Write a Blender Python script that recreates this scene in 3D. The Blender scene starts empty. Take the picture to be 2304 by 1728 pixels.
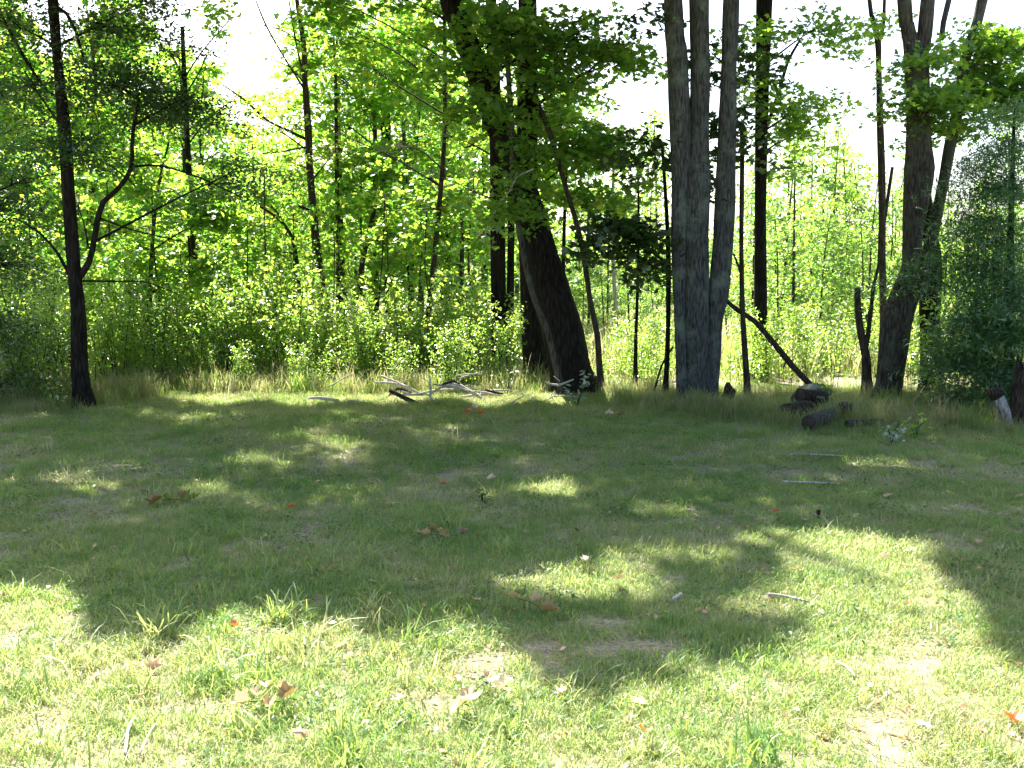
import bpy, math, random
import numpy as np
from mathutils import Vector, noise
random.seed(7)
RNG = np.random.default_rng(7)
C = bpy.context.scene.collection
R = math.radians

# ---------------------------------------------------------------- camera
CAM_H = 1.6
F = 2261.0                                  # focal length in photo pixels (2304 wide)
PITCH = math.atan((864 - 640) / F)
cam_data = bpy.data.cameras.new('camera')
cam = bpy.data.objects.new('camera', cam_data)
C.objects.link(cam)
cam.location = (0, 0, CAM_H)
cam.rotation_euler = (math.pi / 2 - PITCH, 0, 0)
cam_data.sensor_width = 36
cam_data.lens = 36 * F / 2304
cam_data.clip_end = 1500
bpy.context.scene.camera = cam

# ---------------------------------------------------------------- light
SUN_EL, SUN_AZ = R(49), R(-20)              # azimuth from +Y, negative = to the left
TS = np.array([math.sin(SUN_AZ) * math.cos(SUN_EL), math.cos(SUN_AZ) * math.cos(SUN_EL), math.sin(SUN_EL)])
world = bpy.data.worlds.new('World')
bpy.context.scene.world = world
world.use_nodes = True
wn = world.node_tree.nodes
sky = wn.new('ShaderNodeTexSky')
sky.sky_type = 'NISHITA'
sky.sun_disc = False
sky.sun_elevation = SUN_EL
sky.sun_rotation = SUN_AZ
sky.air_density = 1.0
sky.dust_density = 3.0
world.node_tree.links.new(sky.outputs[0], wn['Background'].inputs[0])
wn['Background'].inputs[1].default_value = 0.078
sl = bpy.data.lights.new('sun', 'SUN')
sl.energy = 5.0
sl.angle = R(0.6)
sl.color = (1.0, 0.95, 0.86)
sun = bpy.data.objects.new('sun', sl)
C.objects.link(sun)
sun.rotation_euler = Vector(TS).to_track_quat('Z', 'Y').to_euler()
vs = bpy.context.scene.view_settings
vs.view_transform = 'Standard'
vs.look = 'None'
vs.gamma = 1
vs.use_curve_mapping = False
vs.exposure = 2.4
cy = bpy.context.scene.cycles
cy.max_bounces = 8
cy.transmission_bounces = 6
cy.diffuse_bounces = 4
cy.transparent_max_bounces = 6

# ---------------------------------------------------------------- projection helpers
def ray(px, py):
    a = (px - 1152) / F
    b = (864 - py) / F
    cp, sp = math.cos(PITCH), math.sin(PITCH)
    return np.array([a, cp + b * sp, -sp + b * cp])

def at(px, py, D):
    """world point that stands D metres in front of the tripod"""
    r = ray(px, py)
    return np.array([0, 0, CAM_H]) + r * (D / r[1])

def ground_depth(py):
    r = ray(1152, py)
    return CAM_H * r[1] / -r[2]

def on_ground(px, py):
    D = ground_depth(py)
    p = at(px, py, D)
    p[2] = 0
    return p

def project(P):
    P = np.asarray(P, float)
    v = P - np.array([0, 0, CAM_H])
    cp, sp = math.cos(PITCH), math.sin(PITCH)
    f = v[..., 1] * cp - v[..., 2] * sp
    u = v[..., 1] * sp + v[..., 2] * cp
    f = np.where(f < 0.05, 0.05, f)
    return 1152 + F * v[..., 0] / f, 864 - F * u / f

def wrad(wpx, D):
    return 0.5 * wpx / F * D

# ---------------------------------------------------------------- materials
def new_mat(name):
    m = bpy.data.materials.new(name)
    m.use_nodes = True
    nt = m.node_tree
    for n in list(nt.nodes):
        if n.type != 'OUTPUT_MATERIAL':
            nt.nodes.remove(n)
    out = [n for n in nt.nodes if n.type == 'OUTPUT_MATERIAL'][0]
    return m, nt, out

def ramp(nt, stops):
    r = nt.nodes.new('ShaderNodeValToRGB')
    cr = r.color_ramp
    while len(cr.elements) < len(stops):
        cr.elements.new(0.5)
    for e, (p, c) in zip(cr.elements, stops):
        e.position = p
        e.color = (c[0], c[1], c[2], 1)
    return r

def leaf_mat(name, diff, trans, tfac=0.55, gloss=0.06, grough=0.4, var='v', wnoise=0.0):
    """diff / trans: lists of colour stops picked per leaf"""
    m, nt, out = new_mat(name)
    L = nt.links.new
    if var == 'v':
        a = nt.nodes.new('ShaderNodeAttribute')
        a.attribute_name = 'v'
        src = a.outputs['Fac']
    else:
        oi = nt.nodes.new('ShaderNodeObjectInfo')
        src = oi.outputs['Random']
    if wnoise > 0:
        ge = nt.nodes.new('ShaderNodeNewGeometry')
        nz = nt.nodes.new('ShaderNodeTexNoise')
        nz.inputs['Scale'].default_value = 0.9
        nz.inputs['Detail'].default_value = 3
        L(ge.outputs['Position'], nz.inputs['Vector'])
        mr = nt.nodes.new('ShaderNodeMapRange')
        mr.inputs[1].default_value = 0.32
        mr.inputs[2].default_value = 0.68
        mr.inputs[3].default_value = 0
        mr.inputs[4].default_value = 1
        L(nz.outputs[0], mr.inputs[0])
        mx = nt.nodes.new('ShaderNodeMath')
        mx.operation = 'MULTIPLY_ADD'
        L(mr.outputs[0], mx.inputs[0])
        mx.inputs[1].default_value = wnoise
        m2 = nt.nodes.new('ShaderNodeMath')
        m2.operation = 'MULTIPLY'
        m2.inputs[1].default_value = 1 - wnoise
        L(src, m2.inputs[0])
        L(m2.outputs[0], mx.inputs[2])
        src = mx.outputs[0]
    n = len(diff)
    pos = [i / max(1, n - 1) for i in range(n)]
    r1 = ramp(nt, list(zip(pos, diff)))
    r2 = ramp(nt, list(zip(pos, trans)))
    L(src, r1.inputs[0])
    L(src, r2.inputs[0])
    d = nt.nodes.new('ShaderNodeBsdfDiffuse')
    t = nt.nodes.new('ShaderNodeBsdfTranslucent')
    L(r1.outputs[0], d.inputs[0])
    L(r2.outputs[0], t.inputs[0])
    mix = nt.nodes.new('ShaderNodeMixShader')
    mix.inputs[0].default_value = tfac
    L(d.outputs[0], mix.inputs[1])
    L(t.outputs[0], mix.inputs[2])
    g = nt.nodes.new('ShaderNodeBsdfGlossy')
    g.inputs['Roughness'].default_value = grough
    g.inputs['Color'].default_value = (0.9, 0.95, 0.9, 1)
    mg = nt.nodes.new('ShaderNodeMixShader')
    mg.inputs[0].default_value = gloss
    L(mix.outputs[0], mg.inputs[1])
    L(g.outputs[0], mg.inputs[2])
    L(mg.outputs[0], out.inputs[0])
    return m

def bark_mat(name, dark, mid, light, scale=9.0, bump=0.6, lichen=None):
    m, nt, out = new_mat(name)
    L = nt.links.new
    b = nt.nodes.new('ShaderNodeBsdfPrincipled')
    b.inputs['Roughness'].default_value = 0.95
    b.inputs['Specular IOR Level'].default_value = 0.12
    tc = nt.nodes.new('ShaderNodeTexCoord')
    mp = nt.nodes.new('ShaderNodeMapping')
    mp.inputs['Scale'].default_value = (1, 1, 0.16)
    L(tc.outputs['Object'], mp.inputs[0])
    n1 = nt.nodes.new('ShaderNodeTexNoise')
    n1.inputs['Scale'].default_value = scale * 2.4
    n1.inputs['Detail'].default_value = 6
    n1.inputs['Roughness'].default_value = 0.65
    L(mp.outputs[0], n1.inputs['Vector'])
    v = nt.nodes.new('ShaderNodeTexVoronoi')
    v.feature = 'DISTANCE_TO_EDGE'
    v.inputs['Scale'].default_value = scale * 2.2
    L(mp.outputs[0], v.inputs['Vector'])
    mx = nt.nodes.new('ShaderNodeMath')
    mx.operation = 'MULTIPLY_ADD'
    L(v.outputs[0], mx.inputs[0])
    mx.inputs[1].default_value = 0.7
    L(n1.outputs[0], mx.inputs[2])
    r = ramp(nt, [(0.38, dark), (0.56, mid), (0.82, light)])
    L(mx.outputs[0], r.inputs[0])
    col = r.outputs[0]
    if lichen:
        n2 = nt.nodes.new('ShaderNodeTexNoise')
        n2.inputs['Scale'].default_value = 3.2
        n2.inputs['Detail'].default_value = 8
        n2.inputs['Roughness'].default_value = 0.7
        L(tc.outputs['Object'], n2.inputs['Vector'])
        rr = ramp(nt, [(0.5, (0, 0, 0)), (0.64, (1, 1, 1))])
        L(n2.outputs[0], rr.inputs[0])
        mc = nt.nodes.new('ShaderNodeMix')
        mc.data_type = 'RGBA'
        L(rr.outputs[0], mc.inputs[0])
        L(col, mc.inputs[6])
        mc.inputs[7].default_value = (*lichen, 1)
        col = mc.outputs[2]
    L(col, b.inputs['Base Color'])
    bp = nt.nodes.new('ShaderNodeBump')
    bp.inputs['Strength'].default_value = bump
    bp.inputs['Distance'].default_value = 0.03
    L(mx.outputs[0], bp.inputs['Height'])
    L(bp.outputs[0], b.inputs['Normal'])
    L(b.outputs[0], out.inputs[0])
    return m

def plain_mat(name, c1, c2, scale=20, rough=0.9):
    m, nt, out = new_mat(name)
    L = nt.links.new
    b = nt.nodes.new('ShaderNodeBsdfPrincipled')
    b.inputs['Roughness'].default_value = rough
    tc = nt.nodes.new('ShaderNodeTexCoord')
    n = nt.nodes.new('ShaderNodeTexNoise')
    n.inputs['Scale'].default_value = scale
    n.inputs['Detail'].default_value = 5
    L(tc.outputs['Object'], n.inputs['Vector'])
    r = ramp(nt, [(0.35, c1), (0.65, c2)])
    L(n.outputs[0], r.inputs[0])
    L(r.outputs[0], b.inputs['Base Color'])
    L(b.outputs[0], out.inputs[0])
    return m

M = {}
M['maple'] = leaf_mat('maple_leaf', [(.04, .10, .035), (.065, .14, .04), (.10, .16, .035)],
                      [(.16, .38, .03), (.30, .56, .04), (.48, .66, .05)], .6, .05)
M['maple_bright'] = leaf_mat('understory_leaf', [(.045, .125, .03), (.07, .16, .035), (.13, .18, .035)],
                             [(.15, .46, .03), (.32, .62, .05), (.62, .70, .07)], .62, .05)
M['maple_turning'] = leaf_mat('turning_leaf', [(.05, .12, .03), (.07, .14, .03), (.12, .16, .04), (.2, .13, .04)],
                              [(.15, .42, .04), (.28, .55, .05), (.5, .6, .06), (.72, .45, .06)], .58, .04)
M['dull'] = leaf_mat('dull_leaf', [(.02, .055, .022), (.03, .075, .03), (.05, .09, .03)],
                     [(.05, .14, .03), (.09, .22, .03), (.20, .36, .04)], .42, .09, .35)  # dull fine foliage, with the shade of overhead crowns put into its colour
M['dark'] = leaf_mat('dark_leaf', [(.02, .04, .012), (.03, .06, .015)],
                     [(.04, .10, .01), (.09, .20, .015)], .4, .06)  # leaves in shade: the shade is part of this darker colour
M['pine'] = leaf_mat('pine_needles', [(.035, .115, .045), (.06, .155, .06), (.10, .19, .06)],
                     [(.07, .18, .04), (.12, .28, .05)] + [(.2, .36, .06)], .42, .08, .4)
M['brush'] = leaf_mat('brush_leaf', [(.06, .13, .03), (.09, .17, .035), (.13, .19, .04)],
                      [(.26, .54, .06), (.44, .70, .08), (.62, .74, .10)], .58, .10, .3)
M['pale'] = leaf_mat('pale_leaf', [(.25, .33, .22), (.38, .44, .34)], [(.3, .45, .2), (.4, .5, .3)], .35, .12, .35)
M['far'] = leaf_mat('far_leaf', [(.05, .11, .03), (.08, .14, .04), (.13, .17, .05)],
                      [(.14, .36, .05), (.30, .54, .07), (.52, .62, .12)], .55, .06)
M['grass'] = leaf_mat('grass_blade', [(.05, .145, .035), (.12, .23, .06), (.26, .33, .11), (.52, .48, .31)],
                      [(.20, .40, .05), (.36, .52, .08), (.50, .53, .17), (.56, .50, .32)], .45, .035, .45, var='o', wnoise=0.45)
M['tall_grass'] = leaf_mat('dry_grass_blade', [(.06, .14, .03), (.12, .18, .05), (.24, .22, .09), (.38, .32, .18)],
                           [(.2, .38, .05), (.36, .36, .12), (.45, .38, .2), (.5, .42, .25)], .4, .05, .4, var='o')
M['clover'] = leaf_mat('clover_leaf', [(.04, .10, .03), (.07, .14, .04)], [(.1, .28, .04), (.2, .4, .06)], .4, .03, .45, var='o')
M['litter'] = leaf_mat('dead_leaf', [(.22, .12, .05), (.34, .20, .09), (.45, .31, .18)],
                       [(.3, .14, .04), (.4, .22, .08), (.5, .32, .15)], .25, .06, .4, var='o')
M['tan_leaf'] = leaf_mat('tan_leaf', [(.50, .37, .19), (.66, .54, .38)], [(.6, .40, .16), (.65, .5, .25)], .22, .05, .4, var='o')
M['brown_leaf'] = leaf_mat('brown_leaf', [(.20, .13, .05), (.34, .24, .09)], [(.3, .2, .05), (.4, .25, .08)], .25, .06, .4, var='o')
M['orange_leaf'] = leaf_mat('orange_leaf', [(.42, .11, .03), (.5, .17, .05)], [(.7, .14, .02), (.8, .2, .03)], .35, .06, .4, var='o')
M['green_leaf'] = leaf_mat('green_fallen_leaf', [(.10, .16, .05), (.14, .2, .06)], [(.2, .4, .05), (.3, .4, .08)], .3, .02, .5, var='o')
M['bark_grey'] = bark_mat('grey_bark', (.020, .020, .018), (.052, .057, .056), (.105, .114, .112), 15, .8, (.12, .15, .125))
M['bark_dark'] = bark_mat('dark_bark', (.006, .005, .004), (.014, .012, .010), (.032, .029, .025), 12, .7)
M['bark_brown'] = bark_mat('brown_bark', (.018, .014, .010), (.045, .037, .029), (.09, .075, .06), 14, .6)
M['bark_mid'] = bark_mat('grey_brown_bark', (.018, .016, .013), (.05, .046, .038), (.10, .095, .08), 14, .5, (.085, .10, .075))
M['bark_pale'] = bark_mat('pale_bark', (.15, .14, .12), (.35, .33, .30), (.55, .52, .47), 14, .4)
M['dead_wood'] = bark_mat('bleached_dead_wood', (.22, .19, .15), (.42, .38, .32), (.62, .57, .50), 22, .4)
M['dead_dark'] = bark_mat('rotten_wood', (.012, .009, .007), (.035, .028, .022), (.08, .066, .052), 18, .8)
M['birch'] = bark_mat('birch_bark', (.03, .03, .028), (.25, .24, .22), (.42, .41, .39), 12, .4)
M['cut'] = plain_mat('sawn_wood', (.02, .014, .01), (.06, .042, .03), 30)
M['stone'] = plain_mat('pale_stone', (.35, .33, .31), (.6, .57, .55), 25)
M['moss'] = plain_mat('mossy_stone', (.04, .06, .045), (.13, .15, .12), 12)

# ground
gm, nt, out = new_mat('lawn_soil')
L = nt.links.new
b = nt.nodes.new('ShaderNodeBsdfPrincipled')
b.inputs['Roughness'].default_value = 0.95
ge = nt.nodes.new('ShaderNodeNewGeometry')
n1 = nt.nodes.new('ShaderNodeTexNoise')
n1.inputs['Scale'].default_value = 1.1
n1.inputs['Detail'].default_value = 6
n2 = nt.nodes.new('ShaderNodeTexNoise')
n2.inputs['Scale'].default_value = 38
n2.inputs['Detail'].default_value = 6
n2.inputs['Roughness'].default_value = 0.7
L(ge.outputs['Position'], n1.inputs['Vector'])
L(ge.outputs['Position'], n2.inputs['Vector'])
r1 = ramp(nt, [(0.38, (.13, .16, .05)), (0.52, (.24, .23, .11)), (0.66, (.30, .26, .18))])
r2 = ramp(nt, [(0.36, (.06, .05, .03)), (0.52, (.30, .26, .17)), (0.7, (.46, .41, .32))])
L(n1.outputs[0], r1.inputs[0])
L(n2.outputs[0], r2.inputs[0])
mc = nt.nodes.new('ShaderNodeMix')
mc.data_type = 'RGBA'
mc.inputs[0].default_value = 0.6
L(r1.outputs[0], mc.inputs[6])
L(r2.outputs[0], mc.inputs[7])
L(mc.outputs[2], b.inputs['Base Color'])
bp = nt.nodes.new('ShaderNodeBump')
bp.inputs['Distance'].default_value = 0.02
L(n2.outputs[0], bp.inputs['Height'])
L(bp.outputs[0], b.inputs['Normal'])
L(b.outputs[0], out.inputs[0])
M['ground'] = gm

# ---------------------------------------------------------------- mesh builders
def raw_mesh(name, co, faces_flat, sizes, mat, v=None, smooth=False):
    me = bpy.data.meshes.new(name)
    co = np.ascontiguousarray(co, dtype=np.float32)
    me.vertices.add(len(co))
    me.vertices.foreach_set('co', co.ravel())
    faces_flat = np.ascontiguousarray(faces_flat, dtype=np.int32).ravel()
    me.loops.add(len(faces_flat))
    me.loops.foreach_set('vertex_index', faces_flat)
    sizes = np.asarray(sizes, dtype=np.int32)
    me.polygons.add(len(sizes))
    starts = np.concatenate([[0], np.cumsum(sizes)[:-1]]).astype(np.int32)
    me.polygons.foreach_set('loop_start', starts)
    me.update(calc_edges=True)
    if smooth:
        me.polygons.foreach_set('use_smooth', np.ones(len(sizes), dtype=bool))
    if v is not None:
        a = me.attributes.new('v', 'FLOAT', 'FACE')
        a.data.foreach_set('value', np.asarray(v, dtype=np.float32))
    me.materials.append(mat)
    return me

class Soup:
    """collects tri/quad pieces"""
    def __init__(s):
        s.co = []
        s.f = []
        s.sz = []
        s.n = 0
    def add(s, co, quads=None, tris=None):
        co = np.asarray(co, float)
        s.co.append(co)
        if quads is not None and len(quads):
            q = np.asarray(quads) + s.n
            s.f.append(q.ravel())
            s.sz.append(np.full(len(q), 4))
        if tris is not None and len(tris):
            t = np.asarray(tris) + s.n
            s.f.append(t.ravel())
            s.sz.append(np.full(len(t), 3))
        s.n += len(co)
    def mesh(s, name, mat, smooth=True):
        return raw_mesh(name, np.vstack(s.co), np.concatenate(s.f), np.concatenate(s.sz), mat, smooth=smooth)

def catmull(pts, rad, step):
    pts = [np.asarray(p, float) for p in pts]
    if len(pts) == 2:
        pts.insert(1, (pts[0] + pts[1]) / 2)
        rad = [rad[0], (rad[0] + rad[1]) / 2, rad[1]]
    P = [2 * pts[0] - pts[1]] + pts + [2 * pts[-1] - pts[-2]]
    op, orr = [], []
    for i in range(1, len(P) - 2):
        p0, p1, p2, p3 = P[i - 1], P[i], P[i + 1], P[i + 2]
        n = max(1, int(np.linalg.norm(p2 - p1) / step))
        for k in range(n):
            t = k / n
            op.append(0.5 * ((2 * p1) + (-p0 + p2) * t + (2 * p0 - 5 * p1 + 4 * p2 - p3) * t * t + (-p0 + 3 * p1 - 3 * p2 + p3) * t ** 3))
            orr.append(rad[i - 1] * (1 - t) + rad[i] * t)
    op.append(pts[-1])
    orr.append(rad[-1])
    return np.array(op), np.array(orr)

def tube(S, pts, rad, sides=8, step=0.15, lump=0.0, cap=True, freq=3.0, fine=0.0):
    p, r = catmull(pts, list(rad), step)
    n = len(p)
    T = np.gradient(p, axis=0)
    T /= np.linalg.norm(T, axis=1)[:, None] + 1e-9
    ref = np.array([0, 1.0, 0]) if abs(T[:, 2]).mean() > 0.5 else np.array([0, 0, 1.0])
    U = np.cross(ref, T)
    U /= np.linalg.norm(U, axis=1)[:, None] + 1e-9
    V = np.cross(T, U)
    a = np.linspace(0, 2 * math.pi, sides, endpoint=False)
    rr = np.repeat(r[:, None], sides, 1)
    if lump > 0:
        for i in range(n):
            for j in range(sides):
                d = math.cos(a[j]) * U[i] + math.sin(a[j]) * V[i]
                q = (p[i] + d * r[i])
                k = noise.noise(Vector((q[0] * freq, q[1] * freq, q[2] * freq * .45)))
                k2 = noise.noise(Vector((q[0] * 22, q[1] * 22, q[2] * 4)))
                rr[i, j] *= 1 + lump * k + fine * k2
    co = p[:, None, :] + rr[..., None] * (np.cos(a)[None, :, None] * U[:, None, :] + np.sin(a)[None, :, None] * V[:, None, :])
    idx = np.arange(n * sides).reshape(n, sides)
    q = np.stack([idx[:-1], np.roll(idx[:-1], -1, 1), np.roll(idx[1:], -1, 1), idx[1:]], -1).reshape(-1, 4)
    co = co.reshape(-1, 3)
    tris = []
    if cap:
        co = np.vstack([co, p[0], p[-1]])
        c0, c1 = n * sides, n * sides + 1
        for j in range(sides):
            k = (j + 1) % sides
            tris.append((c0, k, j))
            tris.append((c1, idx[-1, j], idx[-1, k]))
    S.add(co, q, tris)

LEAF = {}
def _maple():
    o = [(0, 0), (.22, -.04), (.5, .08), (.36, .26), (.56, .58), (.24, .52), (0, 1.0), (-.24, .52), (-.56, .58), (-.36, .26), (-.5, .08), (-.22, -.04)]
    v = [(0, .32, 0.03)] + [(x, y, -.10 * abs(x) - .12 * y * y) for x, y in o]
    t = [(0, i, i + 1) for i in range(1, 12)] + [(0, 12, 1)]
    return np.array(v), np.array(t)
LEAF['maple'] = _maple()
LEAF['oval'] = (np.array([(0, 0, 0), (.28, .35, .06), (.22, .72, .02), (0, 1, -.12), (-.22, .72, .02), (-.28, .35, .06)]),
                np.array([(0, 1, 2), (0, 2, 3), (0, 3, 4), (0, 4, 5)]))
LEAF['quad'] = (np.array([(0, 0, 0), (.40, .48, .05), (0, 1, -.08), (-.40, .48, .05)]), np.array([(0, 1, 2), (0, 2, 3)]))
LEAF['needle'] = (np.array([(0, 0, 0), (.085, .5, .0), (0, 1, -.06), (-.085, .5, .0)]), np.array([(0, 1, 2), (0, 2, 3)]))

def leaves(name, P, size, mat, shape='quad', tilt=0.55, yaw=None, v=None, base_tilt=0.0, rng=RNG):
    """P: (N,3) positions, size: (N,)"""
    N = len(P)
    tv, tt = LEAF[shape]
    yaw = rng.uniform(0, 2 * math.pi, N) if yaw is None else yaw
    a = rng.normal(base_tilt, tilt, N)
    c = rng.normal(0, tilt, N)
    loc = tv[None] * size[:, None, None]
    x, y, z = loc[..., 0], loc[..., 1], loc[..., 2]
    ca, sa = np.cos(c)[:, None], np.sin(c)[:, None]
    x, z = x * ca + z * sa, -x * sa + z * ca
    ca, sa = np.cos(a)[:, None], np.sin(a)[:, None]
    y, z = y * ca - z * sa, y * sa + z * ca
    ca, sa = np.cos(yaw)[:, None], np.sin(yaw)[:, None]
    x, y = x * ca - y * sa, x * sa + y * ca
    co = np.stack([x, y, z], -1) + P[:, None, :]
    k = len(tv)
    f = (tt[None] + (np.arange(N) * k)[:, None, None]).reshape(-1)
    if v is None:
        v = rng.uniform(0, 1, N)
    return raw_mesh(name, co.reshape(-1, 3), f, np.full(N * len(tt), 3), mat, v=np.repeat(np.clip(v, 0, 1), len(tt)))

def link(name, me, parent=None, loc=None):
    o = bpy.data.objects.new(name, me)
    C.objects.link(o)
    if parent is not None:
        o.parent = parent
    if loc is not None:
        o.location = loc
    return o

def thing(name, label, cat, loc=(0, 0, 0), group=None, data=None):
    o = bpy.data.objects.new(name, data)
    C.objects.link(o)
    o.location = loc
    o['label'] = label
    o['category'] = cat
    if group:
        o['group'] = group
    return o

def copy_tree(root, loc, rotz, sc, label=None, group=None):
    r = root.copy()
    C.objects.link(r)
    r.location = loc
    r.rotation_euler = (0, 0, rotz)
    r.scale = (sc, sc, sc) if not hasattr(sc, '__len__') else sc
    if label:
        r['label'] = label
    if group:
        r['group'] = group
    for ch in root.children:
        c = ch.copy()
        C.objects.link(c)
        c.parent = r
    return r

# ---------------------------------------------------------------- where the lawn lies in sun
BX = [-600, 0, 60, 180, 230, 380, 430, 520, 680, 740, 900, 1050, 1120, 1170, 1250, 1300, 1400, 1480, 1550, 1680, 1760, 1850, 1880, 1930, 2080, 2200, 2260, 2304, 2900]
BY = [1310, 1315, 1300, 1325, 1405, 1450, 1400, 1350, 1340, 1385, 1395, 1370, 1345, 1430, 1535, 1560, 1535, 1460, 1455, 1470, 1420, 1360, 1240, 1195, 1250, 1310, 1440, 1500, 1480]
LIT = [(1340, 1330, 200, 46, 1.1), (1430, 1250, 120, 34, .8), (1205, 1330, 60, 20, .3), (1590, 1372, 100, 16, .8), (1780, 1290, 160, 90, 1.6), (1680, 1370, 60, 40, .6), (2080, 1250, 120, 24, .6),
       (1760, 1215, 170, 20, .6), (1990, 1232, 120, 20, .5), (735, 1000, 90, 16, .55), (560, 1030, 60, 12, .6), (785, 1032, 50, 12, .7),
       (110, 1100, 120, 20, .5), (270, 1187, 95, 18, .8), (480, 1090, 70, 15, .7), (1250, 1110, 65, 14, .9), (1520, 1090, 60, 15, .8),
       (1450, 1150, 55, 18, .8), (1560, 1165, 80, 14, .7), (1730, 1168, 80, 10, .5), (1980, 1046, 90, 10, .8), (2130, 1062, 60, 9, .6),
       (1000, 985, 60, 25, .45), (430, 1290, 60, 18, .3), (1900, 990, 60, 14, .35), (950, 1190, 60, 14, .25), (2010, 960, 40, 12, .5), (640, 1255, 70, 14, .2)]
def lit_at(G):
    """0 shade .. 1 sun for ground points (N,2)"""
    P = np.column_stack([G, np.zeros(len(G))])
    px, py = project(P)
    wob = 26 * np.sin(px * .021 + 1.3) + 16 * np.sin(px * .053 + .4)
    b = np.interp(px, BX, BY) + 22 + wob * .35
    w = np.where(G[:, 1] < 1.2, 1.0, 1 / (1 + np.exp(-(py - b) / 12)))
    for cx, cy_, rx, ry, s in LIT:
        w = w + s * np.exp(-(((px - cx) / rx) ** 2 + ((py - cy_) / ry) ** 2) ** 1.5)
    fx = np.clip((px - 330 - 60 * np.sin(py * .11)) / 170, 0, 1) * np.clip((1470 - px) / 60, 0, 1)
    st = fx * np.clip((914 + 8 * np.sin(px * .03) - py) / 9, 0, 1)
    w = np.where(py > 640, np.maximum(w, st), w)
    # soft, broken light inside the shade and ragged borders
    x, y = G[:, 0], G[:, 1]
    nz = (np.sin(x * 2.9 + 1.7 * np.sin(y * 1.9)) * np.sin(y * 3.3 + 1.3 * np.sin(x * 2.3)) + .6 * np.sin(x * 6.1 + y * 2.2) * np.sin(y * 7.3 - x * 3.1)
          + .35 * np.sin(x * 13 + 2 * np.sin(y * 9)) * np.sin(y * 14.1 + x))
    w = w + .36 * np.clip(nz - .15, 0, 1) * (w < .9) - .35 * np.clip(-nz - .2, 0, 1) * ((w > .25) & (w < .98)) * (py > 905)
    return np.clip(w, 0, 1)

# ---------------------------------------------------------------- ground
def h_ground(x, y):
    return 0.0
gx = np.concatenate([np.linspace(-300, -20, 15)[:-1], np.linspace(-20, 20, 81), np.linspace(20, 300, 15)[1:]])
gy = np.concatenate([np.linspace(-60, -2, 8)[:-1], np.linspace(-2, 40, 85), np.linspace(40, 420, 20)[1:]])
GX, GY = np.meshgrid(gx, gy)
def gz(x, y):
    s = 0.02 * np.sin(x * 1.7 + .5 * y) * np.sin(y * 1.3) + 0.012 * np.sin(x * 4.1 + 1) * np.sin(y * 3.7 + x)
    return s
GZ = gz(GX, GY)
co = np.stack([GX, GY, GZ], -1).reshape(-1, 3)
idx = np.arange(GX.size).reshape(GX.shape)
q = np.stack([idx[:-1, :-1], idx[:-1, 1:], idx[1:, 1:], idx[1:, :-1]], -1).reshape(-1, 4)
g = link('ground', raw_mesh('ground', co, q, np.full(len(q), 4), M['ground'], smooth=True))
g['kind'] = 'structure'

# ---------------------------------------------------------------- grass (geometry nodes scatter)
def blade_tuft(name, n, hmin, hmax, spread, width, lean, mat, rng):
    co, q = [], []
    k = 0
    for i in range(n):
        x, y = rng.normal(0, spread, 2)
        h = rng.uniform(hmin, hmax)
        w = width * rng.uniform(.7, 1.2)
        az = rng.uniform(0, 2 * math.pi)
        ln = h * abs(rng.normal(lean, lean * .5))
        dx, dy = math.cos(az), math.sin(az)
        sx, sy = -dy, dx
        segs = [(0, 0, 1), (.45, .25, .9), (.8, .62, .6)]
        for (f, l, ww) in segs:
            cx, cy_, cz = x + dx * ln * l, y + dy * ln * l, h * f
            co += [(cx - sx * w * ww / 2, cy_ - sy * w * ww / 2, cz), (cx + sx * w * ww / 2, cy_ + sy * w * ww / 2, cz)]
        co.append((x + dx * ln, y + dy * ln, h * (1 - .12 * lean)))
        q.append((k, k + 1, k + 3, k + 2))
        q.append((k + 2, k + 3, k + 5, k + 4))
        q.append((k + 4, k + 5, k + 6, k + 6))
        k += 7
    qa = np.array(q)
    quads = qa[qa[:, 2] != qa[:, 3]]
    tris = qa[qa[:, 2] == qa[:, 3]][:, :3]
    S = Soup()
    S.add(co, quads, tris)
    me = S.mesh(name, mat, smooth=False)
    return bpy.data.objects.new(name, me)

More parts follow.
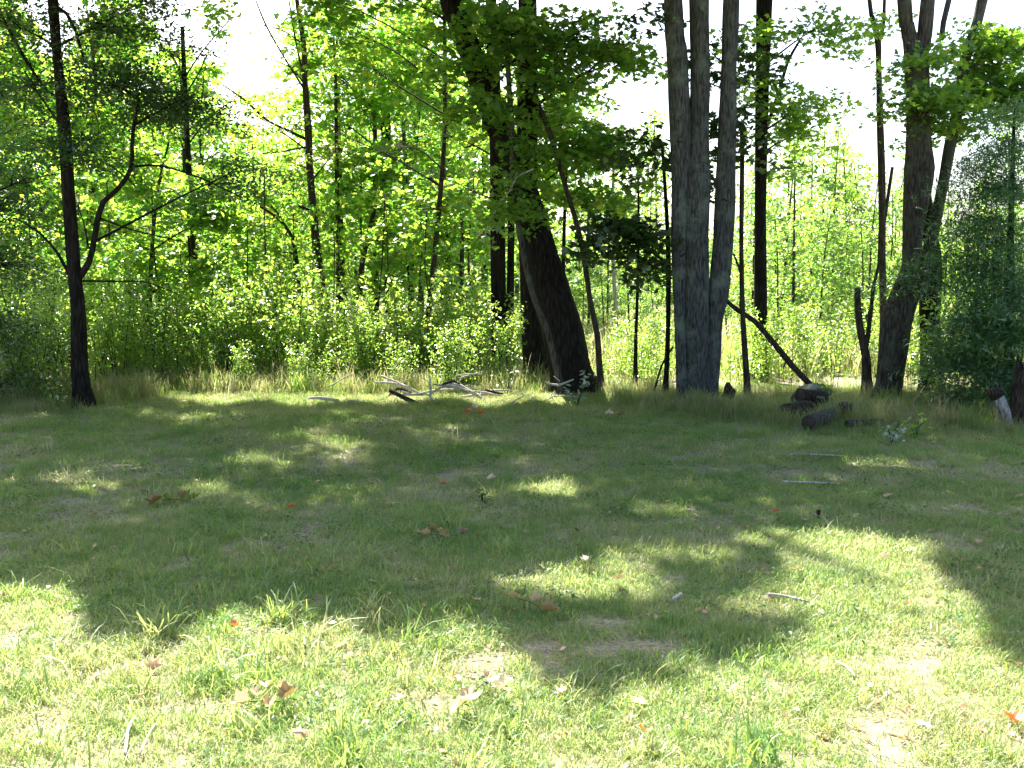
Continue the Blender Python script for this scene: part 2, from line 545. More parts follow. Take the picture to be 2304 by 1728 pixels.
def scatter(name, P, rot, scl, pick, protos, mat):
    """one object whose points carry instances of the small prototype meshes"""
    coll = bpy.data.collections.new(name + '_prototypes')
    for i, p in enumerate(protos):
        p.name = '%02d_%s' % (i, p.name)
        coll.objects.link(p)
    me = bpy.data.meshes.new(name)
    me.vertices.add(len(P))
    me.vertices.foreach_set('co', np.asarray(P, np.float32).ravel())
    for nm, ty, arr in (('rot', 'FLOAT_VECTOR', rot), ('scl', 'FLOAT', scl), ('pick', 'INT', pick)):
        a = me.attributes.new(nm, ty, 'POINT')
        a.data.foreach_set('vector' if ty == 'FLOAT_VECTOR' else 'value', np.asarray(arr, np.int32 if ty == 'INT' else np.float32).ravel())
    me.materials.append(mat)
    o = link(name, me)
    o['kind'] = 'stuff'
    ng = bpy.data.node_groups.new(name + '_scatter', 'GeometryNodeTree')
    ng.interface.new_socket('Geometry', in_out='INPUT', socket_type='NodeSocketGeometry')
    ng.interface.new_socket('Geometry', in_out='OUTPUT', socket_type='NodeSocketGeometry')
    gi = ng.nodes.new('NodeGroupInput')
    go = ng.nodes.new('NodeGroupOutput')
    ci = ng.nodes.new('GeometryNodeCollectionInfo')
    ci.inputs[0].default_value = coll
    ci.inputs[1].default_value = True
    ci.inputs[2].default_value = True
    ip = ng.nodes.new('GeometryNodeInstanceOnPoints')
    ip.inputs['Pick Instance'].default_value = True
    def attr(nm, ty):
        n = ng.nodes.new('GeometryNodeInputNamedAttribute')
        n.data_type = ty
        n.inputs[0].default_value = nm
        return n.outputs[0]
    ng.links.new(gi.outputs[0], ip.inputs['Points'])
    ng.links.new(ci.outputs[0], ip.inputs['Instance'])
    ng.links.new(attr('rot', 'FLOAT_VECTOR'), ip.inputs['Rotation'])
    ng.links.new(attr('scl', 'FLOAT'), ip.inputs['Scale'])
    ng.links.new(attr('pick', 'INT'), ip.inputs['Instance Index'])
    ng.links.new(ip.outputs[0], go.inputs[0])
    md = o.modifiers.new('scatter', 'NODES')
    md.node_group = ng
    return o

def vnoise(X, Y, f, seed=0.0):
    return np.array([noise.noise(Vector((x * f + seed, y * f - seed, seed))) for x, y in zip(X, Y)])

rg = np.random.default_rng(3)
protos = [blade_tuft('tuft', 20, .014, .036, .036, .0032, .8, M['grass'], rg) for _ in range(4)]
protos += [blade_tuft('tuft', 15, .025, .060, .04, .0045, .9, M['grass'], rg) for _ in range(3)]
protos += [blade_tuft('tuft', 22, .06, .15, .045, .0062, .9, M['grass'], rg) for _ in range(2)]
def in_view(n, d0, d1, marg, power=1.0):
    u = rg.uniform(0, 1, n)
    d = (d0 ** power + u * (d1 ** power - d0 ** power)) ** (1 / power)
    x = rg.uniform(-1, 1, n) * (d * .51 + marg)
    return x, d
x1, y1 = in_view(88000, 1.8, 8.0, 3.2, 1.15)
x2, y2 = in_view(62000, 8.0, 15.5, 4.0, 1.5)
X, Y = np.concatenate([x1, x2]), np.concatenate([y1, y2])
den = vnoise(X, Y, 1.1, 5.0)
den2 = vnoise(X, Y, 5.0, 2.0)
keep = (den * .8 + den2 * .9 + rg.uniform(-.35, .35, len(X))) > -0.34
X, Y, den = X[keep], Y[keep], den[keep]
N = len(X)
u = rg.uniform(0, 1, N)
lng = vnoise(X, Y, .8, 9.0)
# longer coarse grass on the near left, as in the photograph
left = np.exp(-((X + 1.6) / 1.6) ** 2) * np.exp(-((Y - 4.2) / 1.5) ** 2)
pl = .002 + .018 * left + .008 * np.clip(lng, 0, 1)
pick = np.where(u < pl, rg.integers(7, 9, N), np.where(u < .32 + .3 * left, rg.integers(4, 7, N), rg.integers(0, 4, N)))
rot = np.column_stack([rg.normal(0, .18, N), rg.normal(0, .18, N), rg.uniform(0, 6.28, N)])
scl = rg.uniform(.6, 1.2, N) * np.where(Y > 8, 1.2, 1.0)
scl *= np.where((pick >= 7) & (X > 0), .7, 1.0)
scatter('grass', np.column_stack([X, Y, gz(X, Y) - .004]), rot, scl, pick, protos, M['grass'])

# clover and small broad-leaved plants in the lawn
def rosette(name, n, r, size, mat, rng):
    P = np.column_stack([rng.normal(0, r, n), rng.normal(0, r, n), rng.uniform(.015, .05, n)])
    return bpy.data.objects.new(name, leaves(name, P, rng.uniform(.6, 1.2, n) * size, mat, 'oval', .35, rng=rng))
pr = [rosette('clover', 12, .05, .022, M['clover'], rg) for _ in range(3)]
x1, y1 = in_view(3200, 2.6, 13.5, .8, 1.4)
dn = vnoise(x1, y1, .9, 21.0)
k = dn > -.02
x1, y1 = x1[k], y1[k]
N = len(x1)
scatter('lawn_weeds', np.column_stack([x1, y1, gz(x1, y1)]), np.column_stack([np.zeros(N), np.zeros(N), rg.uniform(0, 6.28, N)]),
        rg.uniform(.6, 1.4, N), rg.integers(0, 3, N), pr, M['clover'])

# leaf litter and thatch crumbs
def crumb(name, shape, size, mat, rng, n=1):
    P = np.column_stack([rng.normal(0, .02, n), rng.normal(0, .02, n), rng.uniform(.012, .03, n)])
    return bpy.data.objects.new(name, leaves(name, P, np.full(n, size), mat, shape, .4, rng=rng))
pr = [crumb('litter', 'quad', .03, M['litter'], rg, 2) for _ in range(3)] + [crumb('litter', 'maple', .05, M['litter'], rg)] + [crumb('litter', 'needle', .045, M['litter'], rg, 3) for _ in range(2)]
x1, y1 = in_view(5200, 2.6, 15, .8, 1.3)
dn = vnoise(x1, y1, 1.3, 33.0)
k = dn > -.12
x1, y1 = x1[k], y1[k]
N = len(x1)
pk = np.where(rg.uniform(0, 1, N) < .05, 3, np.where(rg.uniform(0, 1, N) < .5, rg.integers(0, 3, N), rg.integers(4, 6, N)))
scatter('leaf_litter', np.column_stack([x1, y1, gz(x1, y1)]), np.column_stack([rg.normal(0, .2, N), rg.normal(0, .2, N), rg.uniform(0, 6.28, N)]),
        rg.uniform(.5, 1.3, N), pk, pr, M['litter'])

# tall dry grass along the wood's edge
pr = [blade_tuft('tall_tuft', 22, .18, .42, .07, .005, .45, M['tall_grass'], rg) for _ in range(3)]
pr += [blade_tuft('tall_tuft', 22, .15, .34, .08, .008, .7, M['grass'], rg) for _ in range(2)]
x1 = rg.uniform(-13, 13, 19000)
edge = 12.4 + .4 * np.sin(x1 * .8) - np.clip((x1 - .8) * .8, 0, 1.9) - np.where(x1 < -4, .5, 0)
y1 = edge + np.abs(rg.normal(0, 2.2, len(x1)))
dn = vnoise(x1, y1, .7, 3.0)
k = (dn + rg.uniform(-.3, .3, len(x1)) > -.25)
x1, y1 = x1[k], y1[k]
N = len(x1)
sc = rg.uniform(.5, 1.15, N) * np.clip((y1 - edge[k]) / 1.4 + .35, .35, 1)
sc = np.where((y1 < 14.7) & (np.abs(x1 + 1.9) < 3.2), sc * .24, sc)
sc = sc * np.where(x1 > .6, .72, 1) * (1 + .45 * np.clip(vnoise(x1, y1, 2.3, 14.0) * 2, -1, 1))
pk = np.where(rg.uniform(0, 1, N) < .42, rg.integers(0, 3, N), rg.integers(3, 5, N))
scatter('tall_dry_grass', np.column_stack([x1, y1, gz(x1, y1) - .01]), np.column_stack([rg.normal(0, .12, N), rg.normal(0, .12, N), rg.uniform(0, 6.28, N)]),
        sc, pk, pr, M['tall_grass'])
# rough meadow behind the trees
x1 = rg.uniform(-26, 26, 12000)
y1 = rg.uniform(17, 46, 12000)
N = len(x1)
pr = [blade_tuft('meadow_tuft', 18, .3, .75, .16, .016, .45, M['tall_grass'], rg) for _ in range(2)] + [blade_tuft('meadow_tuft', 18, .3, .7, .16, .02, .6, M['grass'], rg)]
scatter('meadow_grass', np.column_stack([x1, y1, gz(x1, y1)]), np.column_stack([rg.normal(0, .1, N), rg.normal(0, .1, N), rg.uniform(0, 6.28, N)]),
        rg.uniform(.6, 1.3, N), rg.integers(0, 3, N), pr, M['tall_grass'])

# ---------------------------------------------------------------- foliage of named trees
def sprays(centre, rad, n, rng, sr=(.28, .55), thick=.05, per=46, squash=1.0):
    """flat, drooping sprays of leaves scattered in an ellipsoid; returns leaf points and spray centres"""
    d = rng.normal(size=(n, 3))
    d /= np.linalg.norm(d, axis=1)[:, None]
    cen = np.asarray(centre) + d * (rng.uniform(.15, 1, n) ** .6)[:, None] * np.asarray(rad)
    out = []
    for c, dd in zip(cen, d):
        r = rng.uniform(*sr)
        m = max(6, int(per * (r / .4) ** 2))
        ang = rng.uniform(0, 2 * math.pi, m)
        rr = r * rng.uniform(0, 1, m) ** .55
        az = math.atan2(dd[1], dd[0]) + rng.normal(0, .6)
        lx, ly = rr * np.cos(ang) * 1.35, rr * np.sin(ang) * .75
        lz = rng.normal(0, thick, m) - .22 * (lx + r) - .15 * rr * rr / r + .2 * np.abs(ly) * 0
        x = lx * math.cos(az) - ly * math.sin(az)
        y = lx * math.sin(az) + ly * math.cos(az)
        out.append(np.column_stack([x, y, lz * squash]) + c)
    return np.vstack(out), cen

def limb_to(S, trunk, cen, rng, r0=.03, zmin=None):
    """a bent limb from the nearest lower trunk point to a foliage centre"""
    trunk = np.asarray(trunk)
    if zmin is not None and (trunk[:, 2] > zmin).any():
        trunk = trunk[trunk[:, 2] > zmin]
    dz = cen[2] - trunk[:, 2]
    hd = np.linalg.norm(trunk[:, :2] - cen[:2], axis=1)
    cost = np.abs(dz - hd * .55) + hd * .3
    s = trunk[np.argmin(cost)]
    mid = (s + cen) / 2 + np.array([rng.normal(0, .12), rng.normal(0, .12), rng.uniform(-.05, .2)]) * max(.4, hd.min() * .5)
    tube(S, [s, mid, cen], [r0, r0 * .7, r0 * .3], 5, .3, cap=False)
    return s, mid

def crown(parent, trunk, blobs, mat, shape, size, rng, name='crown', cull=True, limb_r=.025, mat_b=None, per=46, tilt=.5, thick=.05):
    """blobs: (centre, radii, n_sprays)"""
    LP = []
    S = Soup()
    for (c, r, n) in blobs:
        pts, cen = sprays(c, r, n, rng, per=per, thick=thick)
        LP.append(pts)
        c = np.asarray(c, float)
        SL = Soup()
        s, mid = limb_to(SL, trunk, c, rng, limb_r)
        ol = link('limb', SL.mesh('limb', mat_b or M['bark_mid']), parent)
        ol.location = -np.array(parent.location)
        for t in cen:
            k = rng.uniform(.3, 1)
            st = mid * (1 - k) + c * k
            tube(S, [st, (st + t) / 2 + rng.normal(0, .04, 3), t], [limb_r * .35, limb_r * .22, .003], 3, .5, cap=False)
    P = np.vstack(LP)
    if cull:
        P = sun_cull(P, rng)
    if len(P):
        sz = rng.uniform(.5, 1.35, len(P)) * size
        o = link(name, leaves(name, P, sz, mat, shape, tilt, rng=rng, v=rng.uniform(0, 1, len(P))), parent)
        o.location = -np.array(parent.location)
    if S.n:
        t = link('twigs', S.mesh('twigs', mat_b or M['bark_mid']), parent)
        t['kind'] = 'stuff'
        t.location = -np.array(parent.location)

def sun_cull(P, rng, strength=1.0):
    """drop leaves whose shadow would fall where the lawn lies in the sun"""
    t = P[:, 2] / TS[2]
    G = P[:, :2] - TS[None, :2] * t[:, None]
    w = lit_at(G)
    w = np.where(G[:, 1] > 15.5, 0, w)
    return P[rng.uniform(0, 1, len(P)) < (1 - w * strength) ** 2]

def trunk_obj(parent, lines, mat, sides=14, lump=.1, step=.12, name='trunk', fine=.05):
    S = Soup()
    for pts, rad in lines:
        tube(S, pts, rad, sides, step, lump, fine=fine)
    o = link(name, S.mesh(name, mat), parent)
    o.location = -np.array(parent.location)
    return o

def pl(D, pts, dd=None):
    """pixel polyline [(px,py,width)] at depth D -> points, radii"""
    P = [at(x, y, D + (0 if dd is None else dd * i)) for i, (x, y, w) in enumerate(pts)]
    return P, [wrad(w, D) for (x, y, w) in pts]

def extend(P, Rr, top, lean=(0, 0), taper=.45):
    """carry a trunk on above the picture"""
    P = list(P)
    Rr = list(Rr)
    if P[0][2] > P[-1][2]:
        e, s, r = P[0], P[1], Rr[0]
    else:
        e, s, r = P[-1], P[-2], Rr[-1]
    d = (e - s) / max(1e-6, (e - s)[2])
    d[:2] *= .6
    n1 = e + d * (top - e[2]) * .5
    n2 = n1 + np.array([d[0] * .3 + lean[0], d[1] * .3 + lean[1], 1]) * (top - n1[2])
    if P[0][2] > P[-1][2]:
        return [n2, n1] + P, [r * taper * .5, r * .75] + Rr
    return P + [n1, n2], Rr + [r * .75, r * taper * .5]

def foot(P, Rr, flare=1.25):
    """drive the base into the ground with a little root flare"""
    P = list(P)
    Rr = list(Rr)
    if P[0][2] < P[-1][2]:
        P = P[::-1]
        Rr = Rr[::-1]
    b = P[-1].copy()
    P[-1] = np.array([b[0], b[1], .12])
    P.append(np.array([b[0], b[1], -.15]))
    P.insert(-2, P[-2] * .6 + P[-3] * .4)
    Rr.insert(-1, Rr[-1] * .6 + Rr[-2] * .4)
    Rr[-1] *= 1.15
    Rr.append(Rr[-1] * flare)
    return P, Rr

def B(px, py, D, rx, ry, n, rd=None):
    """pixel-described foliage mass -> world blob"""
    c = at(px, py, D)
    return (c, (rx / F * D, rd if rd is not None else max(.5, rx / F * D * .8), ry / F * D), n)

def branch(parent, D, lines, mat, name='branch'):
    for pts in lines:
        P, Rr = pl(D, pts)
        S = Soup()
        tube(S, P, Rr, 7, .15, .08)
        o = link(name, S.mesh(name, mat), parent)
        o.location = -np.array(parent.location)

rt = np.random.default_rng(11)
TREES = {}
CANOPY_OWNERS = []
def make_tree(name, label, cat, D, lines, mat, blobs=(), leafmat='maple', shape='maple', size=.1, branches=(), top=11,
              group=None, sides=14, lump=.1, base=None, flare=1.25, ext=True, per=46, limb_r=.02, cull=True, footed=(0,), canopy=False, tilt=.5, thick=.05, step=.12):
    out = []
    for i, pts in enumerate(lines):
        P, Rr = pl(D, pts)
        if i in footed:
            P, Rr = foot(P, Rr, flare)
        elif P[0][2] < P[-1][2]:
            P, Rr = P[::-1], Rr[::-1]
        if ext and min(p[1] for p in pts) <= 5:
            P, Rr = extend(P, Rr, top)
        out.append((P, Rr))
    b0 = out[0][0][-1]
    root = thing(name, label, cat, (b0[0], b0[1], 0), group)
    trunk_obj(root, out, M[mat], sides, lump, step)
    branch(root, D, branches, M[mat])
    tp = np.vstack([catmull(P, Rr, .3)[0] for P, Rr in out])
    if blobs:
        crown(root, tp, blobs, M[leafmat], shape, size, rt, limb_r=limb_r, mat_b=M[mat], per=per, cull=cull, tilt=tilt, thick=thick)
    if canopy:
        CANOPY_OWNERS.append((root, tp, leafmat, mat))
    return root

# left dark tree with a forked limb
D1 = 12.9
make_tree('hornbeam_tree', 'dark slender trunk at far left with a crooked limb forking right and small dull leaves', 'tree', D1,
          [[(188, 918, 44), (180, 840, 38), (176, 700, 33), (168, 620, 30), (155, 450, 27), (146, 300, 28), (131, 150, 20), (119, 0, 22)],
           [(176, 628, 16), (200, 590, 14), (211, 545, 13), (222, 482, 13), (232, 455, 12), (265, 425, 10), (295, 380, 10), (297, 330, 8), (301, 282, 8), (314, 225, 6)]],
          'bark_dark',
          [B(260, 195, D1 + .3, 190, 95, 60), B(60, 190, D1, 110, 110, 12), B(150, 330, D1 - .3, 130, 60, 18), B(400, 230, D1 + .4, 110, 60, 20), B(220, 50, D1 + .2, 220, 50, 20), B(40, 60, D1, 80, 50, 9), B(330, 0, D1 + .6, 110, 35, 10), B(90, -10, D1, 120, 40, 10), B(520, 390, D1 + 1.5, 110, 60, 16)],
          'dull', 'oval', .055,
          branches=[[(297, 375, 6), (360, 373, 5), (450, 400, 4), (545, 445, 2)], [(222, 490, 5), (290, 515, 4), (350, 530, 3), (420, 545, 2)],
                    [(180, 632, 5), (260, 633, 4), (330, 635, 3), (400, 662, 2)], [(155, 615, 8), (130, 570, 7), (90, 525, 5), (35, 490, 3)],
                    [(128, 15, 8), (150, 30, 8), (170, 70, 7), (182, 110, 6), (190, 140, 4)], [(-10, 10, 6), (22, 70, 8), (55, 130, 8), (100, 200, 5)],
                    [(150, 300, 6), (100, 230, 5), (55, 160, 4)], [(200, 560, 4), (188, 500, 3), (172, 455, 2)]],
          top=12, per=95, canopy=True, lump=.07)
# hemlock at the left frame edge
DH = 13.2
make_tree('hemlock_tree', 'dark green hemlock with drooping feathery sprays at the left edge of the lawn', 'tree', DH,
          [[(-75, 925, 40), (-75, 500, 34), (-70, 0, 26)]], 'bark_dark',
          [B(10, 460, DH, 130, 60, 26), B(20, 590, DH, 130, 55, 26), B(10, 720, DH, 110, 60, 20), B(30, 850, DH, 90, 50, 14), B(60, 400, DH, 90, 50, 10), B(-40, 350, DH, 130, 90, 18), B(-60, 150, DH, 120, 100, 14)],
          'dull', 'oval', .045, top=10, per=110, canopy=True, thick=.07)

# big leaning trunk and its companions
DL = 15.0
make_tree('maple_tree', 'thick almost black trunk leaning strongly to the left in the middle of the wood edge', 'tree', DL,
          [[(1291, 884, 100), (1281, 812, 92), (1260, 721, 90), (1234, 631, 84), (1208, 540, 72), (1187, 450, 58), (1146, 340, 58), (1102, 240, 56), (1060, 120, 52), (1022, 20, 46), (1006, -40, 44)]],
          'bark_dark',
          [B(1130, 70, DL - .6, 150, 90, 46), B(1290, 80, DL - .3, 140, 80, 36), B(1400, 110, DL, 80, 50, 12), B(1240, 170, DL - .5, 90, 50, 12), B(1070, 215, DL - .8, 90, 40, 14),
           B(1130, 420, DL - .8, 100, 60, 14), B(1200, 350, DL - .6, 60, 60, 8)],
          'maple', 'maple', .095, top=12, per=46, canopy=True, lump=.10, limb_r=.03, sides=26, step=.08)
make_tree('maple_tree', 'black upright trunk rising close behind the left leaning giant', 'tree', 15.9,
          [[(1212, 872, 66), (1200, 760, 52), (1194, 640, 46), (1187, 440, 46), (1187, 240, 46), (1186, 0, 40)]], 'bark_dark',
          [B(1340, 300, 15.9, 80, 40, 12), B(1260, 340, 15.9, 90, 60, 12), B(1330, 330, 15.6, 60, 28, 8), B(1300, 430, 16, 110, 40, 14), B(1230, 250, 16, 80, 50, 8)],
          'maple_bright', 'maple', .10, top=12, per=60, canopy=True)
make_tree('sapling', 'thin pale grey stem curving up in front of the black leaning trunk', 'tree', 14.5,
          [[(1262, 884, 16), (1245, 797, 15), (1229, 736, 15), (1205, 680, 14), (1187, 616, 13), (1170, 530, 13), (1158, 430, 13), (1153, 330, 15), (1146, 200, 12), (1138, 90, 10), (1135, 0, 9)]],
          'bark_mid', [B(1130, 480, 14.5, 60, 60, 6)], 'maple', 'maple', .09, top=7, sides=8, lump=.04)
make_tree('sapling', 'thin dark stem slanting up left just right of the black leaning trunk', 'tree', 14.7,
          [[(1352, 882, 16), (1343, 751, 13), (1328, 676, 12), (1317, 600, 12), (1302, 520, 12), (1282, 452, 11), (1260, 377, 11), (1243, 316, 11), (1220, 256, 11), (1196, 190, 10), (1180, 120, 8), (1170, 0, 7)]],
          'bark_brown', [B(1230, 250, 14.7, 60, 40, 5)], 'maple', 'maple', .09, top=7, sides=8, lump=.04)
make_tree('sapling', 'very slim black stem standing straight between leaning trunk and triple trunk', 'tree', 17.5,
          [[(1268, 800, 10), (1268, 600, 9), (1270, 500, 8), (1277, 300, 8), (1279, 150, 7), (1280, 60, 5)]], 'bark_dark',
          [B(1280, 190, 17.5, 50, 70, 9), B(1290, 300, 17.5, 60, 50, 6)], 'maple', 'maple', .09, top=8, sides=7, lump=.03, ext=False)
make_tree('maple_tree', 'twin dark trunks standing side by side left of the black leaning giant', 'tree', 17.2,
          [[(1126, 860, 38), (1122, 690, 35), (1120, 540, 34), (1118, 400, 32), (1112, 200, 28), (1105, 0, 24)],
           [(1146, 866, 22), (1147, 750, 18), (1149, 600, 17), (1150, 480, 15), (1150, 300, 14)]], 'bark_dark',
          [B(1040, 420, 17.2, 90, 70, 14), B(1000, 300, 17.2, 90, 70, 12), B(1080, 520, 17, 70, 30, 8)], 'maple', 'maple', .10, top=11, footed=(0, 1), canopy=True, lump=.06)
# small shaded tree, its shade put into the leaf colour
make_tree('sapling', 'thin black stem with a dark mass of leaves left of the grey triple trunk', 'tree', 14.2,
          [[(1497, 885, 14), (1500, 830, 12), (1503, 740, 11), (1504, 595, 12), (1500, 480, 9), (1490, 330, 7)],
           [(1472, 880, 5), (1490, 820, 5), (1515, 780, 4)]], 'bark_dark',
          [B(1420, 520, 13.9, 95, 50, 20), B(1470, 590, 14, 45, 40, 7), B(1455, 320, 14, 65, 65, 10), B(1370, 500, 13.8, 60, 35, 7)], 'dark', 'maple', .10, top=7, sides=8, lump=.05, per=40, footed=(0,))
make_tree('sapling', 'slim dark stem in the gap beside the shaded sapling', 'tree', 15.2,
          [[(1429, 886, 11), (1431, 751, 8), (1435, 640, 7), (1437, 520, 6), (1436, 400, 4)]], 'bark_dark',
          [B(1430, 420, 15.2, 60, 50, 6)], 'maple', 'maple', .09, top=7, sides=7, lump=.03)
make_tree('sapling', 'pale thin stem standing in bright meadow beyond the slanting sapling', 'tree', 22,
          [[(1393, 810, 8), (1388, 720, 8), (1382, 640, 9), (1378, 500, 7), (1380, 380, 5)]], 'bark_pale',
          [B(1385, 420, 22, 50, 60, 6)], 'far', 'quad', .11, sides=7, lump=.03, footed=(0,))

# triple grey trunk
DT = 13.5
make_tree('maple_tree', 'tall grey maple of three thick stems joined at the base, right of centre', 'tree', DT,
          [[(1576, 908, 66), (1573, 812, 58), (1567, 690, 56), (1566, 540, 58), (1568, 420, 60), (1573, 300, 44), (1575, 150, 42), (1573, 0, 42)],
           [(1536, 892, 26), (1530, 690, 28), (1529, 540, 38), (1533, 392, 46), (1531, 300, 48), (1528, 226, 48), (1523, 120, 45), (1514, 0, 40)],
           [(1600, 896, 30), (1606, 812, 32), (1609, 721, 34), (1617, 661, 46), (1625, 570, 46), (1631, 452, 46), (1637, 271, 40), (1640, 150, 34), (1645, 0, 36)]],
          'bark_grey',
          [B(1612, 130, DT + .5, 30, 70, 5), B(1685, 180, DT + .4, 45, 90, 7), B(1605, 300, DT + .5, 30, 70, 6), B(1690, 330, DT + .6, 30, 40, 3), B(1600, 400, DT + .7, 30, 60, 4), B(1470, 40, DT + .5, 40, 40, 3)],
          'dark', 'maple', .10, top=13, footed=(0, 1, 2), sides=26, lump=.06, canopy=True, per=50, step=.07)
make_tree('dead_tree', 'slim dead pole with a hooked tip leaning on the right stem of the triple trunk', 'dead tree', 14.3,
          [[(1681, 880, 15), (1671, 700, 12), (1668, 560, 10), (1669, 450, 11), (1670, 340, 10), (1667, 285, 9), (1660, 270, 8), (1655, 290, 6)]],
          'bark_brown', branches=[[(1650, 570, 5), (1662, 600, 5), (1672, 640, 4)]], sides=8, lump=.06, ext=False)
make_tree('maple_tree', 'single dark straight trunk right of the triple trunk', 'tree', 16.6,
          [[(1709, 880, 38), (1711, 700, 31), (1711, 500, 26), (1713, 300, 28), (1716, 150, 30), (1720, 0, 36)]], 'bark_dark',
          [B(1840, 60, 16.6, 130, 50, 16), B(1790, 250, 16.6, 80, 50, 12), B(1860, 220, 16.8, 70, 30, 6), B(1780, 380, 16.6, 55, 14, 4), B(1740, 180, 16.4, 50, 60, 8), B(1790, 310, 17, 70, 30, 6), B(1715, 60, 16, 40, 60, 5)],
          'maple', 'maple', .09, branches=[[(1722, 300, 6), (1740, 240, 7), (1755, 200, 8), (1772, 140, 7), (1800, 90, 5)]], top=11, canopy=True, lump=.06)
make_tree('maple_tree', 'tall slim trunk that forks near the top edge, alone against white sky', 'tree', 17,
          [[(1995, 860, 22), (1988, 728, 17), (1985, 600, 16), (1984, 422, 17), (1980, 271, 15), (1977, 150, 12), (1975, 92, 14), (1963, 40, 10), (1956, 0, 9)],
           [(1976, 100, 10), (1987, 60, 8), (1990, 0, 7)]], 'bark_brown',
          [B(1960, 50, 17, 60, 40, 6)], 'maple', 'maple', .09, branches=[[(1990, 500, 8), (1997, 450, 8), (2008, 376, 7)]], top=10, sides=9, lump=.06, canopy=True)
make_tree('dead_tree', 'short broken snag with one stubby top and a thin right fork', 'dead tree', 14.2,
          [[(1950, 896, 24), (1948, 800, 20), (1936, 745, 17), (1930, 690, 15), (1929, 648, 12)],
           [(1947, 790, 12), (1957, 720, 10), (1966, 640, 8), (1976, 600, 6), (1978, 520, 4)]], 'bark_brown', sides=9, lump=.09, ext=False)
# large right tree
DR = 13.6
make_tree('maple_tree', 'large gnarled dark maple on the right with swollen trunk forking into upright stems', 'tree', DR,
          [[(1990, 902, 50), (1994, 861, 46), (2004, 778, 52), (2016, 712, 62), (2038, 640, 46), (2048, 596, 36), (2056, 513, 46), (2064, 437, 58), (2069, 380, 64), (2067, 340, 56), (2065, 271, 50), (2064, 180, 52), (2062, 136, 54), (2048, 90, 34), (2041, 55, 30), (2035, 0, 31)],
           [(2065, 150, 34), (2078, 90, 32), (2087, 0, 30)]],
          'bark_mid',
          [B(2085, 120, DR - .3, 60, 22, 10), B(2100, 215, DR - .4, 70, 35, 22), B(2110, 270, DR, 50, 20, 5)],
          'maple', 'maple', .075, top=12, lump=.12, sides=24, canopy=True, per=55, step=.08)
make_tree('maple_tree', 'dark vertical trunk directly behind the gnarled right maple', 'tree', 14.8,
          [[(2094, 895, 50), (2094, 780, 42), (2093, 680, 44), (2106, 596, 26), (2088, 513, 34), (2082, 440, 26), (2085, 380, 20)]], 'bark_dark', top=9, lump=.1, ext=False, canopy=False)
make_tree('maple_tree', 'long straight trunk leaning right beyond the gnarled maple toward the sky', 'tree', 13.9,
          [[(2020, 800, 22), (2042, 712, 26), (2058, 660, 28), (2086, 580, 30), (2105, 496, 26), (2123, 407, 24), (2137, 331, 26), (2153, 256, 24), (2166, 166, 22), (2190, 70, 18), (2210, 0, 23)]],
          'bark_mid',
          [B(2210, 90, 13.9, 110, 30, 14), B(2240, 190, 13.8, 100, 40, 24), B(2280, 90, 13.9, 70, 40, 8), B(2200, 140, 14, 60, 30, 8), B(2290, 220, 13.6, 60, 30, 10), B(2140, 270, 14.1, 30, 20, 3)],
          'maple', 'maple', .08,
          branches=[[(2158, 256, 5), (2180, 238, 4), (2196, 225, 3)], [(2118, 90, 12), (2123, 50, 12), (2135, 0, 12)], [(2160, 200, 10), (2220, 195, 8), (2310, 175, 6)]],
          top=11, lump=.07, canopy=True, per=75)
# pine on the right
DP = 12.4
make_tree('pine_tree', 'young dark green pine with soft layered boughs at the right edge', 'tree', DP,
          [[(2268, 940, 26), (2272, 700, 20), (2275, 500, 14), (2280, 330, 9), (2283, 240, 4)]], 'bark_dark',
          [B(2150, 880, DP, 50, 14, 7), B(2215, 600, DP, 90, 35, 26), B(2270, 660, DP - .3, 90, 35, 26), B(2200, 700, DP, 70, 25, 14), B(2240, 740, DP - .2, 100, 40, 34), B(2230, 540, DP, 70, 25, 14),
           B(2190, 800, DP, 85, 35, 26), B(2270, 850, DP - .3, 90, 40, 30), B(2210, 490, DP, 90, 25, 20), B(2260, 420, DP, 75, 30, 20), B(2210, 380, DP, 70, 16, 8), B(2275, 330, DP, 65, 30, 16), B(2285, 250, DP, 50, 30, 10), B(2140, 560, DP + .3, 50, 18, 5), B(2170, 780, DP, 60, 30, 8), B(2070, 620, DP + .6, 45, 25, 4)],
          'pine', 'needle', .085, sides=8, lump=.04, ext=False, per=165, limb_r=.012, cull=False, tilt=.6, thick=.06, canopy=False)

# mid distance trees on the left half
make_tree('maple_tree', 'slim dark trunk left of centre with fanning bare branches above sunlit leaves', 'tree', 21,
          [[(737, 800, 19), (734, 700, 19), (721, 630, 20), (706, 480, 16), (697, 380, 16), (694, 300, 17), (686, 180, 13), (683, 100, 12), (668, 0, 9)]], 'bark_brown',
          [B(760, 330, 20, 70, 40, 8), B(640, 360, 21, 80, 40, 6), B(610, 480, 21, 70, 40, 8), B(700, 60, 21, 30, 60, 3), B(610, 60, 21, 60, 70, 9), B(560, 250, 21, 60, 50, 8), B(660, 280, 21, 50, 40, 6)],
          'maple_turning', 'oval', .085,
          branches=[[(692, 315, 8), (640, 290, 6), (600, 270, 6), (550, 225, 5), (500, 190, 3)], [(697, 475, 7), (640, 440, 5), (560, 415, 3)], [(688, 330, 4), (640, 340, 4), (590, 345, 3)],
                    [(684, 200, 5), (640, 130, 4), (600, 60, 4), (575, 0, 3)], [(684, 180, 5), (665, 90, 4), (650, 0, 3)], [(682, 185, 4), (650, 150, 3), (600, 130, 2)],
                    [(690, 470, 6), (660, 460, 5), (620, 430, 4), (560, 415, 3)]], top=9, sides=9, lump=.06)
